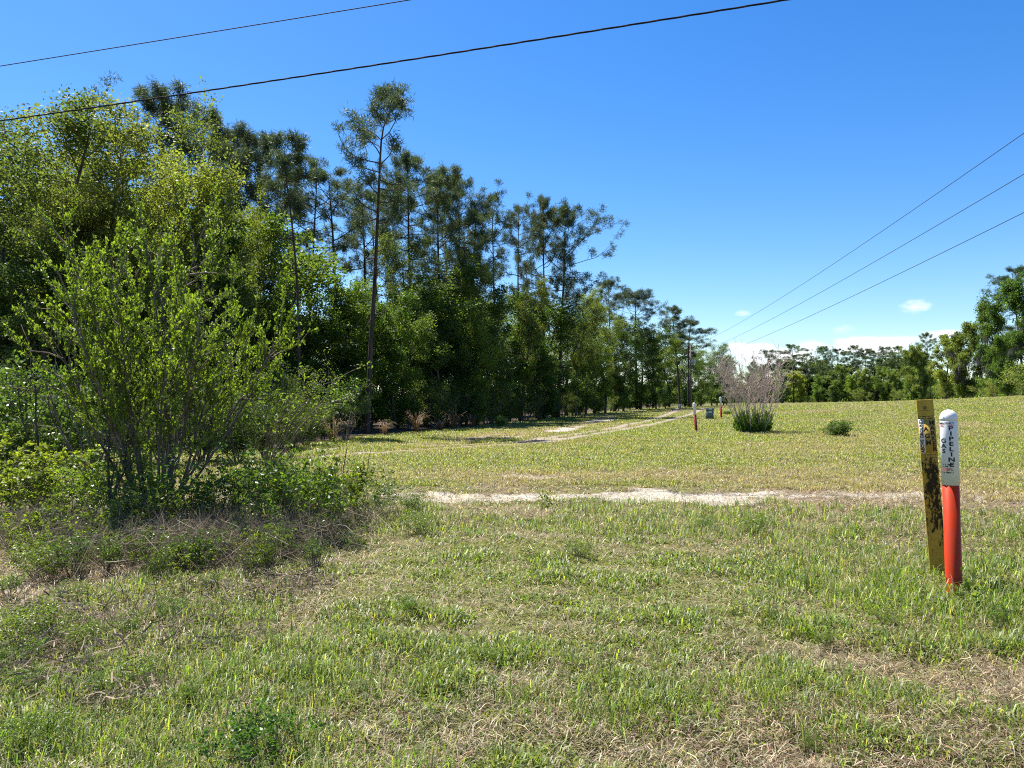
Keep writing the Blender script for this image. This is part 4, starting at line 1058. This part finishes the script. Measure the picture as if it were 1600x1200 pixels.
# ------------------------------------------------------------------ service cabinet
def cabinet():
    Y = 52.5; p = at(1109, 654, Y); z = H(p.x, Y)
    o = empty('service_cabinet', (p.x, Y, z), (0, 0, -.1)); tag(o, 'grey green metal service cabinet standing in the grass between the two far marker posts', 'cabinet')
    M['cab'] = plain('grey_green_paint', (.115, .15, .135), .5, .4, .4, 8, (.16, .18, .15)); M['plate'] = plain('pale_plate', (.48, .50, .48), .5, .4)
    g = Geo(); bm = bmesh.new(); bmesh.ops.create_cube(bm, size=1)
    for v in bm.verts: q = .5 - .05 * (v.co.z > 0); v.co = Vector((v.co.x * .50 * q * 2, v.co.y * .38 * q * 2, .29 + v.co.z * .62))
    bmesh.ops.bevel(bm, geom=bm.edges[:], offset=.012, segments=2, affect='EDGES'); g.bm(bm); link('body', g.mesh('body'), M['cab'], o)
    g = Geo(); g.box((0, -.01, .68), (.52, .44, .16), .025); lid = link('lid', g.mesh('lid'), M['cab'], o)
    g = Geo(); g.box((0, -.236, .70), (.22, .010, .10), .003); link('plate', g.mesh('plate'), M['plate'], lid)
    g = Geo(); g.box((0, -.197, .50), (.24, .012, .14), .003); link('plate', g.mesh('plate'), M['plate'], o)
    g = Geo(); g.box((0, -.20, .37), (.05, .035, .03), .005); link('latch', g.mesh('latch'), M['ink'], o)
cabinet()

# ------------------------------------------------------------------ utility pole and wires
PB = at(1079.5, 632, 108.0); PZ = H(PB.x, 108.0)
WZ = [EYE + 7.5, EYE + 6.35, EYE + 5.27]
def pole():
    o = empty('utility_pole', (PB.x, 108, PZ)); tag(o, 'distant wooden utility pole carrying the overhead wires at the end of the track', 'utility pole')
    M['polewood'] = bark_mat('pole_wood', (.10, .085, .07), (.22, .19, .16), 9, .08); M['galv'] = plain('grey_metal', (.42, .44, .46), .45, .5)
    g = Geo(); g.tube([(0, 0, -.5), (0, 0, 4), (0, 0, WZ[0] - PZ + .35)], [.15, .13, .10], 14); link('shaft', g.mesh('shaft', True), M['polewood'], o)
    g = Geo(); g.lathe([(.01, 0), (.19, 0), (.20, .04), (.20, .52), (.16, .58), (.01, .60)], 20); t = link('transformer', g.mesh('transformer', True), M['galv'], o); t.location = (.47, -.12, WZ[1] - PZ - 1.3)
    g = Geo(); g.box((.14, -.06, WZ[1] - PZ - .9), (.16, .06, .5), .01); link('bracket', g.mesh('bracket'), M['galv'], o)
    for w in WZ:
        g = Geo(); g.lathe([(.005, -.10), (.05, -.10), (.03, -.05), (.055, -.03), (.03, 0), (.045, .02), (.005, .04)], 12); i_ = link('insulator', g.mesh('insulator', True), M['galv'], o); i_.location = (0.0, -.20, w - PZ)
pole()
M['wire'] = plain('weathered_wire', (.035, .035, .04), .8, .1); M['cable'] = plain('black_cable', (.018, .018, .02), .8, .1)
def wire(name, label, a, b, sag, r, mat='wire', twist=0, n=60, group='overhead wires'):
    a = Vector(a); b = Vector(b); pts = []
    for i in range(n + 1):
        t = i / n; p = a.lerp(b, t); p.z -= sag * 4 * t * (1 - t); pts.append(p)
    g = Geo()
    if not twist: g.tube(pts, r, 6)
    else:
        for s in range(3):
            q = []
            for i, p in enumerate(pts):
                an = i * twist + s * 2.094; q.append(p + Vector((0, math.cos(an), math.sin(an))) * r * .62)
            g.tube(q, r * .6, 6)
    tag(link(name, g.mesh(name, True), M[mat]), label, 'wire', group)
# right hand wires run from the far pole over the field towards the viewer's right
for w, py, sg, lab in ((WZ[0], 208, 1.0, 'uppermost of the three thin wires slanting down to the distant utility pole'), (WZ[1], 272, .9, 'middle of the three thin wires slanting down to the distant utility pole'), (WZ[2], 332, .8, 'lowest of the three thin wires slanting down to the distant utility pole')):
    q = at(1600, py, 21.6); P = Vector((PB.x, 107.8, w)); d = q - P; e = P + d * 1.22
    # sag is measured so the wire still passes the far-right sighting
    t = 1 / 1.22; sag_here = sg * 4 * t * (1 - t); e.z = P.z + (q.z + sag_here - P.z) / t
    wire('overhead_wire', lab, P, e, sg, .010, n=40)
a = at(0, 190, 20.7); b = at(630, 97, 17.2); c = at(1255, 0, 14.4)
d = (c - a); A_ = a - d * 1.0; B_ = c + d * .8
wire('service_cable', 'thick black twisted cable crossing the sky above the left wood', A_ + Vector((0, 0, .35)), B_ + Vector((0, 0, .35)), .36, .017, 'cable', twist=.5, n=420)
a = at(0, 103, 19.6); c = at(630, 0, 16.35); d = c - a; A_ = a - d * 2; B_ = c + d * 3
wire('overhead_wire', 'thin single wire crossing the top left corner of the sky', A_ + Vector((0, 0, .12)), B_ + Vector((0, 0, .12)), .14, .011, n=40)

# ------------------------------------------------------------------ sky, sun, camera
SUN_EL = R(60); SUN_AZ = math.atan2(-.69, .72)       # azimuth from +Y towards +X
W_ = bpy.data.worlds.new('World'); S.world = W_; W_.use_nodes = True
nt = W_.node_tree; nt.nodes.clear(); L = nt.links
out = nt.nodes.new('ShaderNodeOutputWorld'); bg = nt.nodes.new('ShaderNodeBackground'); bg.inputs[1].default_value = .068
sky = nt.nodes.new('ShaderNodeTexSky'); sky.sky_type = 'NISHITA'; sky.sun_disc = False
sky.sun_elevation = SUN_EL; sky.sun_rotation = SUN_AZ % (2 * math.pi); sky.air_density = 1.0; sky.dust_density = .3; sky.ozone_density = 4.0; sky.altitude = 50
hs = nd(nt, 'ShaderNodeHueSaturation'); hs.inputs['Saturation'].default_value = 1.34; hs.inputs['Hue'].default_value = .507; L.new(sky.outputs[0], hs.inputs['Color'])
tc = nd(nt, 'ShaderNodeTexCoord'); sx = nd(nt, 'ShaderNodeSeparateXYZ'); L.new(tc.outputs['Generated'], sx.inputs[0])
az_ = mathn(nt, 'ARCTAN2', sx.outputs['X'], sx.outputs['Y']); el_ = mathn(nt, 'ARCSINE', sx.outputs['Z'])
cv = nd(nt, 'ShaderNodeCombineXYZ'); L.new(mathn(nt, 'MULTIPLY', az_, 1.0), cv.inputs[0]); L.new(mathn(nt, 'MULTIPLY', el_, 2.6), cv.inputs[1])
cn = nd(nt, 'ShaderNodeTexNoise', Scale=16.0, Detail=7.0, Roughness=.62); L.new(cv.outputs[0], cn.inputs['Vector'])
tot = None
for px, py, ax_, ay_, s_ in [(1395, 537, 95, 19, 1.0), (1430, 479, 24, 12, .72), (1185, 556, 95, 22, 1.0), (1262, 540, 40, 10, .55), (1160, 488, 16, 6, .5), (1322, 514, 22, 8, .34), (1060, 590, 90, 24, .8), (560, 600, 500, 30, .3)]:
    v = ray(px, py).normalized(); a0 = math.atan2(v.x, v.y); e0 = math.asin(v.z)
    q1 = mathn(nt, 'POWER', mathn(nt, 'DIVIDE', mathn(nt, 'ABSOLUTE', mathn(nt, 'SUBTRACT', az_, a0)), ax_ / F), 2.0)
    q2 = mathn(nt, 'POWER', mathn(nt, 'DIVIDE', mathn(nt, 'ABSOLUTE', mathn(nt, 'SUBTRACT', el_, e0)), ay_ / F), 2.0)
    f = mathn(nt, 'MULTIPLY', mathn(nt, 'MAXIMUM', mathn(nt, 'SUBTRACT', 1.0, mathn(nt, 'ADD', q1, q2)), -3.0), .5)
    f = mathn(nt, 'ADD', f, mathn(nt, 'MULTIPLY', mathn(nt, 'SUBTRACT', cn.outputs['Fac'], .5), 2.0))
    mr = nd(nt, 'ShaderNodeMapRange'); mr.interpolation_type = 'SMOOTHSTEP'; mr.inputs[1].default_value = .02; mr.inputs[2].default_value = .55; mr.inputs[4].default_value = s_; L.new(f, mr.inputs[0])
    tot = mr.outputs[0] if tot is None else mathn(nt, 'MAXIMUM', tot, mr.outputs[0])
L.new(mixc(nt, tot, hs.outputs[0], (7.2, 7.3, 7.6)), bg.inputs[0]); L.new(bg.outputs[0], out.inputs[0])

sl = bpy.data.lights.new('Sun', 'SUN'); sl.energy = 4.6; sl.angle = R(.53); sl.color = (1, .955, .88)
so = bpy.data.objects.new('Sun', sl); COL.objects.link(so)
sd = Vector((math.sin(SUN_AZ) * math.cos(SUN_EL), math.cos(SUN_AZ) * math.cos(SUN_EL), math.sin(SUN_EL)))
so.rotation_euler = sd.to_track_quat('Z', 'Y').to_euler(); so.location = (-20, 20, 60)

cam = bpy.data.cameras.new('Camera'); co_ = bpy.data.objects.new('Camera', cam); COL.objects.link(co_)
cam.sensor_fit = 'HORIZONTAL'; cam.sensor_width = 36; cam.lens = 36 * F / 1600; cam.clip_start = .1; cam.clip_end = 3000
co_.location = (0, 0, EYE); co_.rotation_euler = (math.pi / 2 + PITCH, 0, 0)
S.camera = co_
S.view_settings.view_transform = 'Standard'; S.view_settings.look = 'None'; S.view_settings.gamma = 1; S.view_settings.exposure = 1.5
S.cycles.use_denoising = False; S.cycles.filter_width = 1.1; S.cycles.max_bounces = 8; S.cycles.diffuse_bounces = 4; S.cycles.glossy_bounces = 2; S.cycles.transmission_bounces = 4
